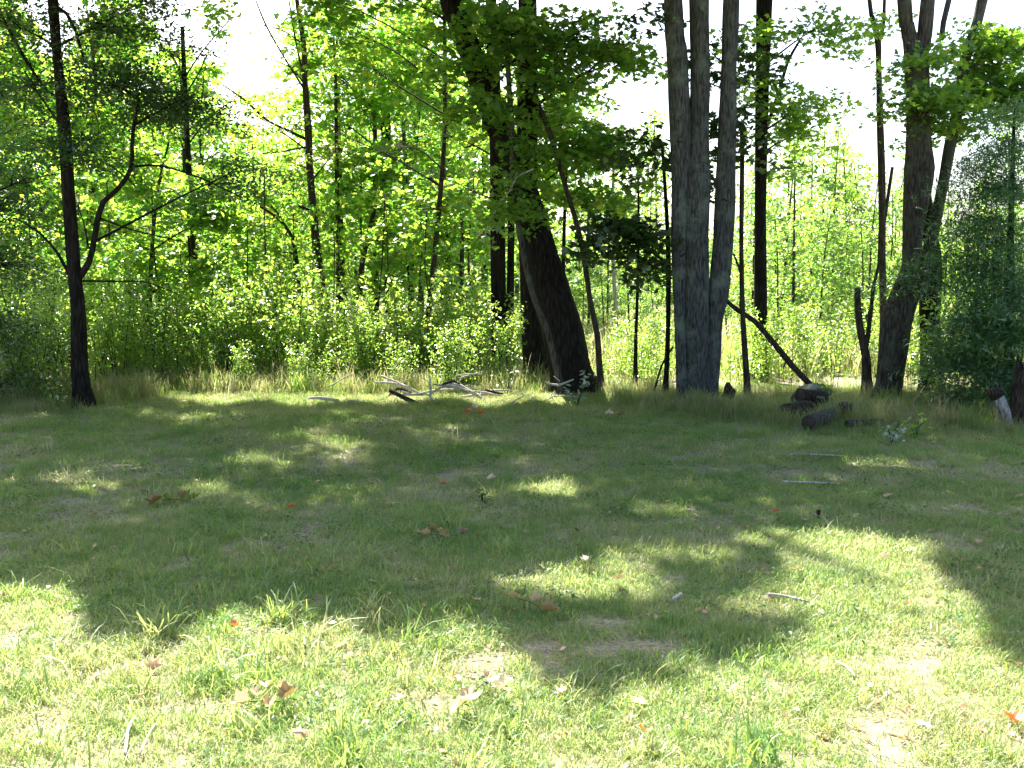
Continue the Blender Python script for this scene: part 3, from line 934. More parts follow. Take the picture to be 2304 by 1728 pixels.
make_tree('sapling', 'thin arched sapling bowing to the left beside the middle trunk', 'tree', 19,
          [[(676, 760, 10), (672, 640, 10), (665, 570, 9), (655, 530, 8), (640, 505, 8), (610, 480, 6), (575, 460, 5), (530, 440, 3)],
           [(640, 505, 6), (625, 480, 5), (600, 455, 4), (550, 425, 2)]], 'bark_brown',
          [B(560, 430, 19, 90, 25, 12), B(480, 410, 19, 100, 30, 14), B(600, 560, 19, 70, 30, 8)], 'maple_bright', 'maple', .11, sides=8, lump=.04, ext=False)
make_tree('maple_tree', 'narrow dark trunk standing just right of the middle trunk', 'tree', 24,
          [[(762, 800, 12), (762, 640, 12), (760, 480, 12), (757, 350, 9), (755, 200, 7), (750, 60, 5)]], 'bark_brown',
          [B(790, 420, 24, 60, 50, 7), B(730, 200, 24, 60, 50, 4)], 'maple_bright', 'maple', .13, sides=8, lump=.05, ext=False)
make_tree('maple_tree', 'crooked thin trunk tilted right, rising from brush left of centre', 'tree', 19.5,
          [[(796, 800, 12), (799, 740, 14), (807, 676, 15), (815, 595, 13), (824, 550, 11), (838, 490, 10), (850, 450, 6)]], 'bark_brown',
          [B(850, 440, 19.5, 90, 40, 14), B(900, 520, 19.5, 70, 30, 8)], 'maple_bright', 'maple', .11, sides=8, lump=.05, ext=False)
make_tree('maple_tree', 'broad dark trunk half hidden by yellow green leaves left of the twin trunks', 'tree', 27,
          [[(884, 820, 30), (880, 700, 27), (874, 600, 26), (871, 480, 26), (868, 300, 22), (862, 0, 18)]], 'bark_dark',
          [B(900, 90, 23, 130, 80, 26), B(850, 220, 24, 120, 60, 22), B(760, 50, 23, 110, 60, 18), B(700, 120, 22, 50, 60, 7), B(950, 200, 22, 80, 70, 12), B(890, 340, 24, 110, 50, 16)], 'maple_bright', 'maple', .13, top=13, sides=9, lump=.06)
make_tree('maple_tree', 'slim grey-brown trunk left of the twin trunks rising from brush', 'tree', 21,
          [[(1032, 830, 15), (1034, 740, 14), (1038, 640, 12), (1040, 520, 9), (1038, 420, 5)]], 'bark_mid',
          [B(1020, 460, 21, 80, 40, 10), B(960, 560, 21, 80, 25, 8)], 'maple_bright', 'maple', .11, sides=8, lump=.05, ext=False)
make_tree('maple_tree', 'short dark trunk showing through brush between the left trunk and the middle trunk', 'tree', 20,
          [[(453, 790, 14), (450, 700, 16), (440, 620, 18), (430, 540, 17), (425, 400, 14), (418, 250, 12), (410, 60, 9)]], 'bark_dark',
          [B(470, 110, 19, 90, 70, 22), B(380, 110, 19, 80, 60, 14), B(540, 215, 19, 60, 30, 6), B(330, 60, 19, 90, 50, 14), B(520, 40, 19, 80, 50, 14), B(250, 30, 19, 60, 40, 8)], 'maple_bright', 'maple', .10, sides=9, lump=.06, ext=True, top=9)
make_tree('maple_tree', 'small maple with layered yellow green leaves glowing behind the crooked left limb', 'tree', 18,
          [[(330, 880, 12), (335, 700, 11), (345, 520, 9), (360, 400, 6), (380, 320, 4)]], 'bark_brown',
          [B(380, 430, 18, 150, 40, 30), B(330, 350, 18, 110, 30, 16), B(480, 490, 18, 120, 30, 18), B(300, 560, 18, 120, 40, 18), B(460, 600, 18, 110, 40, 16), B(70, 300, 17, 90, 60, 10)], 'maple_bright', 'maple', .10, sides=8, lump=.04, ext=False)
make_tree('maple_tree', 'bright yellow green maple filling the space left of the black leaning trunk', 'tree', 18,
          [[(960, 870, 14), (965, 700, 13), (985, 500, 12), (1000, 300, 10), (1000, 100, 8), (1000, 0, 7)]], 'bark_brown',
          [B(960, 130, 18, 120, 80, 22), B(830, 150, 18, 110, 70, 18), B(900, 320, 18, 130, 50, 20), B(760, 60, 18, 70, 60, 8), B(990, 470, 18, 110, 40, 16), B(760, 300, 18, 70, 30, 8), B(960, 400, 18, 110, 40, 12), B(1000, 40, 18, 100, 50, 12), B(880, -15, 18, 110, 40, 12), B(740, -10, 18, 80, 30, 7), B(1020, -20, 18, 90, 40, 8)],
          'maple_bright', 'maple', .105, sides=8, lump=.04, top=8)

# ---------------------------------------------------------------- repeated understorey and background trees
rb = np.random.default_rng(23)
def proto_tree(name, label, cat, H, crown0, rad, nspr, mat, bmat, lsize, shape, per, lean=.3, trunk_r=.06, nbr=8, group=None, spr=(.28, .55), thick=.05):
    root = thing(name, label, cat, (0, 0, 0), group)
    x, y = rb.normal(0, lean, 2)
    pts = [np.array([0, 0, -.2]), np.array([x * .3, y * .3, H * .3]), np.array([x * .5, y, H * .65]), np.array([x, y * .8, H * .97])]
    S = Soup()
    tube(S, pts, [trunk_r, trunk_r * .85, trunk_r * .55, .012], 7, .4, .06)
    tp = catmull(pts, [1, 1, 1, 1], .3)[0]
    LP = []
    for i in range(nbr):
        z = crown0 + (H - crown0) * (i + .5) / nbr
        a = rb.uniform(0, 6.28)
        rr = rad * rb.uniform(.45, 1) * math.sin(math.pi * min(.97, .15 + .85 * (i + .5) / nbr)) ** .6
        c = np.array([x * z / H + rr * .6 * math.cos(a), y * z / H + rr * .6 * math.sin(a), z])
        P, cen = sprays(c, (rr * .55, rr * .55, rr * .28), max(1, int(nspr / nbr)), rb, sr=spr, per=per, thick=thick)
        LP.append(P)
        s, mid = limb_to(S, tp, c, rb, trunk_r * .25)
        for t in cen:
            tube(S, [mid, t], [trunk_r * .1, .003], 3, 1, cap=False)
    P = np.vstack(LP)
    link('trunk', S.mesh('trunk', M[bmat]), root)
    link('crown', leaves('crown', P, rb.uniform(.5, 1.35, len(P)) * lsize, M[mat], shape, .6, rng=rb), root)
    return root


ANCH = [(-60, 'the left picture edge'), (180, 'the crooked-limbed left trunk'), (440, 'the half hidden dark trunk'), (735, 'the slim trunk with fanning branches'), (880, 'the broad far trunk'),
        (1035, 'the slim grey-brown trunk'), (1130, 'the twin dark trunks'), (1290, 'the black leaning trunk'), (1430, 'the slim dark stem'), (1575, 'the triple grey trunk'), (1710, 'the single straight trunk'),
        (1845, 'the propped dead pole'), (1990, 'the gnarled maple'), (2094, 'the trunk behind the gnarled maple'), (2268, 'the young pine'), (2420, 'the right picture edge')]
_seen = {}
def where_label(kind, x, y):
    px = 1152 + F * x / y
    a = min(ANCH, key=lambda t: abs(t[0] - px))
    side = 'left' if px < a[0] else 'right'
    k = (kind, a[1], side)
    n = _seen.get(k, 0)
    _seen[k] = n + 1
    rank = ['nearest', 'second', 'third', 'fourth', 'fifth', 'sixth', 'seventh', 'eighth', 'ninth', 'tenth', 'eleventh', 'twelfth', 'thirteenth', 'fourteenth'][min(n, 13)]
    return '%s, %s of those just %s of %s' % (kind, rank, side, a[1])

def spread(protos, spots, label, group):
    """spots: (x, y, scale)"""
    names = {}
    for i in sorted(range(len(spots)), key=lambda i: spots[i][1]):
        names[i] = where_label(label, spots[i][0], spots[i][1])
    for i, (x, y, s) in enumerate(spots):
        k = i % len(protos)
        lab = names[i]
        if i < len(protos):
            o = protos[k]
            o.location = (x, y, 0)
            o.scale = (s, s, s * rb.uniform(.9, 1.1))
            o.rotation_euler = (0, 0, rb.uniform(0, 6.28))
            o['label'] = lab
            o['group'] = group
        else:
            copy_tree(protos[k], (x, y, 0), rb.uniform(0, 6.28), (s, s, s * rb.uniform(.9, 1.1)), lab, group)

def spot_px(px, D, s):
    return ((px - 1152) / F * D, D, s)

# understorey saplings behind the lit brush
G1 = 'young maples under the trees on the left'
ps = [proto_tree('understory_maple', '-', 'tree', 4.4, 1.3, 1.5, 34, 'maple_bright', 'bark_brown', .12, 'maple' if i < 2 else 'oval', 40, trunk_r=.035) for i in range(4)]
sp = []
for px, D, s in [(60, 19, 1), (150, 22, 1.1), (250, 20, .95), (340, 24, 1.2), (430, 22, 1.05), (520, 25, 1.2), (590, 22, .95), (660, 24, 1.0), (830, 24, 1.0), (930, 23, 1.1), (1010, 25, 1.1), (1075, 23, .9),
                 (20, 25, 1.5), (200, 27, 1.5), (380, 28, 1.4), (560, 29, 1.35), (800, 28, 1.35), (980, 29, 1.3), (-40, 21, 1.2), (1170, 24, .9)]:
    sp.append(spot_px(px + rb.normal(0, 10), D, s))
spread(ps, sp, 'young bright-leaved maple', G1)

# low brush: leafy stems to breast height
def brush_proto(i):
    root = thing('brush_shrub', '-', 'shrub')
    S = Soup()
    LP = []
    for k in range(9):
        a = rb.uniform(0, 6.28)
        b0 = np.array([rb.normal(0, .22), rb.normal(0, .22), -.03])
        h = rb.uniform(.9, 1.9)
        tip = b0 + np.array([math.cos(a) * h * .22, math.sin(a) * h * .22, h])
        mid = (b0 + tip) / 2 + np.array([0, 0, .1])
        tube(S, [b0, mid, tip], [.008, .006, .002], 4, .4, cap=False)
        n = int(70 * h)
        t = rb.uniform(.12, 1, n) ** .8
        P = b0 + (tip - b0) * t[:, None]
        P[:, :2] += rb.normal(0, .13, (n, 2)) * (1.15 - t[:, None] * .7)
        P[:, 2] += rb.normal(0, .03, n)
        LP.append(P)
    P = np.vstack(LP)
    link('stem', S.mesh('stem', M['bark_brown']), root)
    link('foliage', leaves('foliage', P, rb.uniform(.6, 1.2, len(P)) * .075, M['brush'], 'oval', .6, base_tilt=-.2, rng=rb), root)
    return root
bs = [brush_proto(i) for i in range(5)]
sp = []
for i in range(62):
    px = -40 + 1200 * (i + rb.uniform(-.4, .4)) / 62
    D = rb.choice([14.9, 15.6, 16.4, 17.4, 18.5]) + rb.uniform(-.2, .3)
    if px > 330 + rb.uniform(0, 200):
        D = max(D, 15.6) + rb.uniform(.4, 1.6)
    s = rb.uniform(.75, 1.2) * (1.0 if px < 700 else .85)
    if px < 160:
        D -= 1.2
    sp.append(spot_px(px, D, s))
for i in range(26):
    sp.append(spot_px(rb.uniform(200, 1130), rb.uniform(14.9, 16.4), rb.uniform(.28, .6)))
for i in range(10):
    sp.append(spot_px(rb.uniform(1340, 1530), rb.uniform(15, 18), rb.uniform(.4, .65)))
for i in range(14):
    sp.append(spot_px(rb.uniform(1640, 2060), rb.uniform(15, 19), rb.uniform(.45, .9)))
for i in range(14):
    sp.append(spot_px(rb.uniform(-520, -60), rb.uniform(13.6, 17), rb.uniform(.8, 1.2)))
for i in range(20):
    sp.append(spot_px(rb.uniform(2080, 2760), rb.uniform(13.4, 17), rb.uniform(.8, 1.3)))
spread(bs, sp, 'leafy brush shrub', 'leafy brush along the wood edge')

# taller bright thicket on the right beyond the trunks
ps = [proto_tree('thicket_tree', '-', 'tree', 3.4, .35, 1.25, 40, 'far', 'bark_mid', .10, 'oval', 40, trunk_r=.03, nbr=9) for i in range(4)]
sp = [spot_px(px + rb.normal(0, 12), D, s) for px, D, s in [
    (1360, 24, .62), (1430, 22, .5), (1470, 26, .75), (1660, 24, .8), (1745, 22, .9), (1790, 26, 1.15), (1840, 22, .95), (1890, 25, 1.15), (1935, 22, .9), (1990, 25, 1.1), (2040, 23, .95),
    (2090, 26, 1.1), (1760, 30, 1.4), (1850, 31, 1.55), (1930, 31, 1.5), (2010, 32, 1.3), (1690, 29, 1.3), (1440, 32, 1.2), (1370, 34, 1.2), (2150, 24, 1.0), (2230, 24, 1.1), (2300, 22, 1.1), (2400, 20, 1.1), (2520, 23, 1.2), (2660, 20, 1.2), (2820, 24, 1.4), (1240, 27, .9), (1310, 28, .8), (1330, 38, 1.4)]]
spread(ps, sp, 'sunlit bushy young tree', 'bushy young trees beyond the trunks')

# tall thin background trees
ps = [proto_tree('background_tree', '-', 'tree', 9.5, 2.2, 2.2, 60, 'far', 'bark_mid', .17, 'quad', 38, trunk_r=.10, nbr=12, spr=(.4, .75)) for i in range(4)]
sp = []
for px, D, s in [(-60, 34, 1.2), (40, 38, 1.3), (120, 32, 1.0), (210, 40, 1.25), (290, 34, .95), (370, 42, 1.2), (460, 36, 1.0), (540, 44, .95), (620, 40, .72), (800, 38, .85), (880, 42, 1.2), (950, 36, 1.1), (1030, 44, 1.3), (1090, 38, 1.1),
                 (1160, 44, 1.1), (720, 46, .8), (1000, 52, 1.4), (300, 52, 1.5), (100, 50, 1.5), (480, 54, 1.3)]:
    sp.append(spot_px(px, D, s))
spread(ps, sp, 'tall leafy background tree', 'tall trees deep in the left wood')
ps = [proto_tree('leafy_maple', '-', 'tree', 8.6, 2.4, 2.4, 84, 'maple_bright', 'bark_brown', .135, 'maple' if i < 1 else 'oval', 34, trunk_r=.09, nbr=14, spr=(.35, .65)) for i in range(3)]
sp = []
for px, D, s in [(-40, 24, 1.05), (-200, 22, 1.0), (-360, 26, 1.2), (-520, 22, 1.1), (-680, 27, 1.3), (50, 27, 1.12), (215, 25, 1.0), (330, 29, 1.05), (430, 26, .95), (505, 30, 1.0), (770, 27, 1.12), (845, 25, 1.05), (925, 29, 1.2), (1010, 26, 1.05), (1090, 30, 1.15), (1215, 29, .9), (140, 31, 1.1), (560, 34, .72), (640, 33, .68), (700, 30, .62)]:
    sp.append(spot_px(px, D, s))
spread(ps, sp, 'sunlit leafy maple', 'leafy maples behind the front trunks')
ps = [proto_tree('slender_tree', '-', 'tree', 6.2, 1.2, 1.3, 44, 'maple' if i % 2 else 'far', 'bark_mid', .11, 'oval', 30, trunk_r=.05, nbr=12, spr=(.25, .5), lean=.25) for i in range(4)]
sp = []
for px, D, s in [(1325, 27, .75), (1365, 31, .8), (1415, 26, .6), (1455, 33, .9), (1665, 28, .85), (1690, 24, .7), (1750, 27, .95), (1785, 23, .8), (1825, 29, .95), (1870, 26, .85), (1915, 30, .95), (1945, 24, .72), (2005, 27, .75), (2120, 25, .62), (2190, 28, .8), (2260, 25, .9), (1765, 34, 1.2), (1850, 36, 1.15), (1930, 35, 1.0), (2380, 24, 1.0), (2480, 30, 1.2), (2620, 25, 1.1), (2760, 30, 1.3), (1480, 38, 1.2)]:
    sp.append(spot_px(px, D, s))
spread(ps, sp, 'slender green tree', 'slender trees standing in the right hand thicket')
ps = [proto_tree('thicket_sapling', '-', 'sapling', 3.0, .3, .75, 26, 'brush' if i % 2 else 'maple_bright', 'bark_brown', .085, 'oval', 40, trunk_r=.018, nbr=9, spr=(.2, .4)) for i in range(4)]
sp = []
for i in range(26):
    sp.append(spot_px(-20 + 1170 * (i + rb.uniform(-.45, .45)) / 26, rb.uniform(17.2, 20.5), rb.uniform(.6, 1.25)))
spread(ps, sp, 'bushy thicket sapling', 'saplings growing through the brush')
ps = [proto_tree('poplar', '-', 'tree', 8, 1.5, .9, 26, 'far', 'bark_pale', .15, 'quad', 30, trunk_r=.07, nbr=12, spr=(.25, .5), lean=.2) for i in range(3)]
sp = [spot_px(px, D, s) for px, D, s in [(1345, 46, 1.25), (1448, 50, 1.35), (1473, 48, 1.1), (1415, 58, 1.0), (1770, 42, 1.1), (1795, 48, 1.0), (1830, 44, .95), (1900, 50, 1.15), (1925, 46, .95), (2010, 52, 1.0), (1680, 52, 1.2), (1390, 60, 1.1)]]
spread(ps, sp, 'slender pale distant poplar', 'slender poplars against the sky')

# far-off wood closing the horizon
rw = np.random.default_rng(5)
P = []
for i in range(520):
    a = rw.uniform(-75, 75)
    d = rw.uniform(70, 100)
    h = rw.uniform(2.5, 6.5) * (1.35 if a < 0 else 1)
    n = 70
    c = np.array([a, d, h * .55])
    P.append(c + rw.normal(size=(n, 3)) * np.array([1.6, 1.6, h * .3]))
P = np.vstack(P)
P[:, 2] = np.abs(P[:, 2])
o = link('distant_wood', leaves('distant_wood', P, rw.uniform(.45, .9, len(P)), M['far'], 'quad', .6, rng=rw))
o['kind'] = 'stuff'

# ---------------------------------------------------------------- unseen high canopy, leaves placed to cast the lawn's shade (crowns above the picture)
rc = np.random.default_rng(31)
def canopy():
    n = 20000
    gx_ = rc.uniform(-11, 11, n)
    gy_ = rc.uniform(2.6, 14.5, n)
    ok = np.abs(gx_) < gy_ * .56 + 2.2
    gx_, gy_ = gx_[ok], gy_[ok]
    G = np.column_stack([gx_, gy_])
    ls = lit_at(G)
    G = G[ls < .35]
    G = G[:4300]
    m = 5200
    G2 = np.column_stack([rc.uniform(-4.2, 4.2, m), rc.uniform(3.0, 6.6, m)])
    G2 = G2[lit_at(G2) < .4][:2300]
    G = np.vstack([G, G2])
    global NEAR
    NEAR = len(G2)
    hmin = (CAM_H + .2726 * G[:, 1]) / (1 - .2726 * TS[1] / TS[2]) + .9
    h = hmin + rc.uniform(0, 1, len(G)) ** 1.3 * (5.5)
    t = h / TS[2]
    return np.column_stack([G[:, 0] + TS[0] * t, G[:, 1] + TS[1] * t, h])
cen = canopy()
near = np.arange(len(cen)) >= len(cen) - NEAR
own = np.array([o_[0].location[:2] for o_ in CANOPY_OWNERS])
dist = np.linalg.norm(cen[:, None, :2] - own[None], axis=2)
who = np.argmin(dist + rc.uniform(0, 1.0, dist.shape), 1)
for i, (root, tp, lm, bm) in enumerate(CANOPY_OWNERS):
    cs = cen[who == i]
    nr = near[who == i]
    if not len(cs):
        continue
    LP = []
    S = Soup()
    # a few main limbs reach toward the middle of each sector, twigs to the sprays
    nl = max(2, len(cs) // 40)
    hubs = cs[rc.choice(len(cs), nl, replace=False)]
    mids = []
    for hcen in hubs:
        SL = Soup()
        s, mid = limb_to(SL, tp, hcen, rc, .045, zmin=CAM_H + .2726 * root.location[1] + .6)
        ol = link('limb', SL.mesh('limb', M[bm]), root)
        ol.location = -np.array(root.location)
        mids.append((mid, hcen))
    for c, isn in zip(cs, nr):
        j = np.argmin(np.linalg.norm(hubs - c, axis=1))
        mid, hcen = mids[j]
        st = hcen * .6 + mid * .4
        tube(S, [st, (st + c) / 2 + rc.normal(0, .1, 3), c], [.012, .008, .003], 3, 1.0, cap=False)
        r = rc.uniform(.22, .45) * (.6 if isn else 1)
        m = int((34 if isn else 26) * (r / .35) ** 2) + 2
        ang = rc.uniform(0, 6.28, m)
        rr = r * rc.uniform(0, 1, m) ** .5
        LP.append(c + np.column_stack([rr * np.cos(ang), rr * np.sin(ang), rc.normal(0, .07, m) - rr * .25]))
    P = np.vstack(LP)
    P = sun_cull(P, rc)
    o = link('shade_crown', leaves('shade_crown', P, rc.uniform(.8, 1.3, len(P)) * .12, M[lm], 'quad', .45, rng=rc), root)
    o.location = -np.array(root.location)
    o = link('shade_twigs', S.mesh('shade_twigs', M[bm]), root)
    o['kind'] = 'stuff'
    o.location = -np.array(root.location)

# ---------------------------------------------------------------- fallen wood
def stick(name, label, cat, pts, mat, twigs=(), lift=.03, group=None, sides=8, fixedD=None):
    """pts: (px, py, width, height above ground)"""
    P, Rr = [], []
    base_py = max(p[1] for p in pts)
    for (x, y, w, h) in pts:
        if fixedD:
            p = at(x, y, fixedD)
            D = fixedD
        else:
            D = ground_depth(y + h * F / ground_depth(y + 1))
            p = at(x, y, D)
        P.append(p)
        Rr.append(wrad(w, D))
    cen = np.array([P[0][0], P[0][1], 0])
    root = thing(name, label, cat, cen, group)
    S = Soup()
    tube(S, [p - cen for p in P], Rr, sides, .1, .18, freq=9)
    link('limb', S.mesh('limb', M[mat]), root)
    for tw in twigs:
        Q = [at(x, y, fixedD or P[0][1]) for (x, y, w) in tw]
        S = Soup()
        tube(S, [p - cen for p in Q], [wrad(w, fixedD or P[0][1]) for (x, y, w) in tw], 5, .1, .15, freq=9)
        link('twig', S.mesh('twig', M[mat]), root)
    return root
stick('fallen_branch', 'bleached branch angled down right at the left of the brush pile', 'branch', [(858, 846, 5, 0), (895, 862, 7, 0), (934, 880, 7, 0), (960, 893, 4, 0)], 'dead_wood',
      [[(889, 861, 4), (889, 872, 3), (888, 882, 2)], [(895, 862, 3), (905, 880, 3), (940, 892, 2)]], fixedD=14.3)
stick('fallen_branch', 'dark rotten log slanting below the bleached branch of the pile', 'log', [(876, 878, 9, 0), (900, 890, 11, 0), (930, 905, 12, 0), (970, 925, 8, 0)], 'dead_dark', fixedD=13.4)
stick('fallen_branch', 'long forked bleached branch arching over the middle of the brush pile', 'branch',
      [(968, 886, 6, 0), (990, 873, 6, 0), (1015, 864, 7, 0), (1035, 867, 7, 0), (1057, 880, 8, 0), (1090, 900, 8, 0), (1117, 930, 7, 0)], 'dead_wood',
      [[(1015, 863, 4), (1027, 845, 3), (1050, 841, 3), (1085, 842, 2)], [(1030, 865, 4), (1040, 848, 3), (1060, 843, 3), (1086, 836, 2)], [(1057, 880, 3), (1090, 882, 3), (1130, 892, 2)]], fixedD=13.8)
stick('fallen_branch', 'upright bleached twig crossing the pile near its middle', 'branch', [(967, 846, 4, 0), (969, 870, 5, 0), (968, 893, 6, 0), (978, 910, 6, 0), (986, 926, 5, 0)], 'dead_wood',
      [[(969, 868, 3), (960, 856, 2), (948, 850, 2)], [(968, 890, 4), (950, 885, 3), (930, 887, 2), (905, 880, 2)]], fixedD=13.5)
stick('fallen_branch', 'sun-bleached stick lying flat in bright grass left of the pile', 'branch', [(690, 896, 5, 0), (715, 895, 8, 0), (735, 897, 9, 0), (762, 902, 7, 0)], 'dead_wood',
      [[(735, 897, 4), (738, 910, 3), (742, 922, 2)]], fixedD=13.6)
stick('fallen_branch', 'short white stick in line with the flat bleached one, nearer the pile', 'branch', [(782, 902, 6, 0), (805, 904, 7, 0), (840, 908, 7, 0)], 'dead_wood', fixedD=13.5)
stick('fallen_branch', 'thin bare branch poking up in the grass left of the brush pile', 'branch', [(735, 872, 3, 0), (755, 862, 4, 0), (775, 850, 3, 0), (795, 840, 2, 0)], 'dead_wood',
      [[(755, 862, 2), (750, 850, 2), (744, 842, 1)]], fixedD=14.5)
stick('fallen_branch', 'long bleached branch lying level at the right of the brush pile', 'branch', [(1112, 916, 6, 0), (1140, 918, 8, 0), (1175, 919, 8, 0), (1215, 914, 5, 0), (1300, 910, 4, 0)], 'dead_wood',
      [[(1140, 916, 4), (1160, 900, 3), (1180, 890, 2)], [(1175, 918, 4), (1195, 906, 3), (1200, 893, 2)]], fixedD=13.5)
stick('fallen_branch', 'thin bleached twig propped near the foot of the black leaning trunk', 'branch', [(1222, 902, 3, 0), (1245, 892, 4, 0), (1268, 890, 3, 0), (1320, 896, 2, 0)], 'dead_wood',
      [[(1248, 892, 3), (1250, 880, 2)], [(1222, 902, 2), (1200, 908, 2)]], fixedD=13.9)
stick('fallen_branch', 'tangled grey branch lying behind the middle of the brush pile', 'branch', [(1020, 895, 4, 0), (1060, 890, 6, 0), (1100, 886, 7, 0), (1140, 892, 5, 0), (1180, 905, 3, 0)], 'dead_wood',
      [[(1060, 890, 3), (1040, 905, 2), (1030, 915, 2)], [(1100, 886, 3), (1080, 872, 2), (1060, 868, 2)], [(1140, 892, 3), (1160, 880, 2), (1190, 878, 1)], [(1100, 888, 3), (1120, 905, 2), (1150, 925, 2)]], fixedD=14.2)
for i in range(11):
    x0, y0 = 880 + 36 * i + rb.uniform(-12, 12), rb.uniform(862, 908)
    a = rb.uniform(-.45, .45) + (math.pi if rb.uniform() < .5 else 0)
    ln = rb.uniform(40, 110)
    x1_, y1_ = x0 + ln * math.cos(a), min(922, y0 + ln * .55 * math.sin(a))
    stick('fallen_branch', ('dark' if i % 3 == 0 else 'pale') + ' thin dead branch in the brush pile tangle, ' + ['leftmost', 'second', 'third', 'fourth', 'fifth', 'middle', 'fifth from right', 'fourth from right', 'third from right', 'second from right', 'rightmost'][i] + ' of the thin ones', 'branch',
          [(x0, y0, 4, 0), ((x0 + x1_) / 2 + rb.normal(0, 4), (y0 + y1_) / 2 + rb.normal(0, 6), 6, 0), (x1_, y1_, 3, 0)], 'dead_wood' if i % 3 else 'dead_dark',
          [[((x0 + x1_) / 2, (y0 + y1_) / 2, 3), ((x0 + x1_) / 2 + rb.normal(0, 22), (y0 + y1_) / 2 - rb.uniform(8, 28), 1.5)]],
          fixedD=rb.uniform(13.5, 14.4), group='thin dead branches in the brush pile')
stick('leaning_pole', 'dead pole propped diagonally from the straight trunk down to the right', 'pole', [(1634, 676, 9, 0), (1660, 698, 11, 0), (1697, 722, 12, 0), (1724, 752, 13, 0), (1770, 808, 14, 0), (1803, 845, 14, 0), (1842, 884, 13, 0)], 'bark_brown', fixedD=14.6,
      twigs=[[(1770, 808, 5), (1765, 822, 4), (1762, 832, 2)], [(1738, 770, 4), (1752, 762, 2)]])
stick('dead_twig', 'thin dead branch arching over the black leaning trunk at its middle', 'branch', [(1112, 480, 2, 0), (1125, 455, 3, 0), (1150, 425, 4, 0), (1160, 400, 4, 0), (1200, 380, 3, 0)], 'dead_wood', fixedD=14.2,
      twigs=[[(1150, 425, 2), (1148, 400, 2), (1158, 385, 1)], [(1112, 480, 2), (1100, 500, 2), (1085, 560, 1)]])

def log(name, label, p0, p1, w0, mat, cutmat='cut', group=None):
    p0, p1 = np.array(p0), np.array(p1)
    root = thing(name, label, 'log', (p0[0], p0[1], 0), group)
    c = np.array([p0[0], p0[1], 0])
    S = Soup()
    tube(S, [p0 - c, (p0 + p1) / 2 - c, p1 - c], [w0, w0 * .97, w0 * .93], 18, .06, .12, freq=7, cap=True, fine=.05)
    link('bark', S.mesh('bark', M[mat]), root)
    for p, q in ((p0, p1), (p1, p0)):
        d = (p - q) / np.linalg.norm(p - q)
        S = Soup()
        tube(S, [p - c - d * .01, p - c + d * .006], [w0 * .86, w0 * .84], 18, .05, .06, freq=7)
        link('cut_face', S.mesh('cut_face', M[cutmat]), root)
    return root
def gp(px, py, z):
    p = on_ground(px, py)
    p[2] = z
    return p
log('cut_log', 'grey cut log with its dark hollow end facing the lawn', gp(1821, 968, .075), gp(1885, 946, .085), .095, 'bark_mid')
log('cut_log', 'dark mossy log lying leftmost in the heap beside the propped pole', gp(1768, 948, .10), gp(1822, 940, .11), .11, 'dead_dark')
log('cut_log', 'short dark log lying across the back of the heap under the propped pole', gp(1800, 934, .24), gp(1850, 930, .20), .09, 'dead_dark')
log('cut_log', 'upright brown log stub at the right end of the heap', gp(1900, 948, -.02), gp(1902, 950, .21), .085, 'dead_dark')
log('cut_log', 'small upright rotten stub between the grey log and the heap', gp(1842, 936, -.02), gp(1845, 937, .23), .06, 'dead_dark')
log('cut_log', 'thin grey log lying level right of the upright stub', gp(1905, 962, .04), gp(1985, 958, .04), .045, 'bark_mid')
def rock(name, label, px, py, size, mat):
    p = on_ground(px, py)
    root = bpy.data.objects.new(name, None)
    S = Soup()
    n, m = 12, 8
    cc, qq = [], []
    for i in range(m + 1):
        th = math.pi * i / m
        for j in range(n):
            ph = 2 * math.pi * j / n
            d = Vector((math.sin(th) * math.cos(ph), math.sin(th) * math.sin(ph), math.cos(th)))
            k = 1 + .35 * noise.noise(d * 1.7 + Vector((px, 0, 0)))
            cc.append((d.x * size[0] * k, d.y * size[1] * k, d.z * size[2] * k + size[2] * .5))
    for i in range(m):
        for j in range(n):
            qq.append((i * n + j, (i + 1) * n + j, (i + 1) * n + (j + 1) % n, i * n + (j + 1) % n))
    S.add(cc, qq)
    o = thing(name, label, 'stone', (p[0], p[1], 0), data=S.mesh(name, M[mat]))
    return o
rock('stone', 'small pale stone on sunlit lawn at the right', 2051, 1252, (.045, .04, .035), 'stone')
rock('boulder', 'mossy boulder behind the heap of cut logs', 1828, 915, (.26, .2, .20), 'moss')
rock('root_stump', 'small dark stump just right of the triple trunk foot', 1640, 905, (.09, .08, .17), 'dead_dark')

# right edge: stump and leaning birch bolt
root = thing('old_stump', 'dark jagged stump cut off by the right picture edge', 'stump', tuple(on_ground(2298, 965)))
S = Soup()
tube(S, [(0, 0, -.1), (0, 0, .12), (.01, 0, .45), (.02, 0, .66)], [.19, .155, .14, .12], 20, .05, .22, freq=6, fine=.08)
link('trunk', S.mesh('trunk', M['dead_dark']), root)
for (a, h) in ((.3, .2), (1.6, .12), (3.2, .17), (4.6, .24)):
    S = Soup()
    tube(S, [(.07 * math.cos(a), .07 * math.sin(a), .6), (.08 * math.cos(a), .08 * math.sin(a), .66 + h)], [.045, .008], 6, .05, .2, freq=12)
    link('splinter', S.mesh('splinter', M['dead_dark']), root)
root = thing('birch_bolt', 'short white birch piece leaning left against the dark stump', 'log', tuple(on_ground(2262, 965)))
S = Soup()
tube(S, [(0, -.05, .0), (-.03, -.03, .18), (-.10, 0, .36)], [.065, .068, .065], 14, .05, .06, freq=8)
link('bark', S.mesh('bark', M['birch']), root)
S = Soup()
tube(S, [(-.10, 0, .36), (-.13, 0, .40), (-.20, -.01, .42)], [.075, .085, .04], 12, .05, .15, freq=10)
link('rotten_cap', S.mesh('rotten_cap', M['dead_dark']), root)

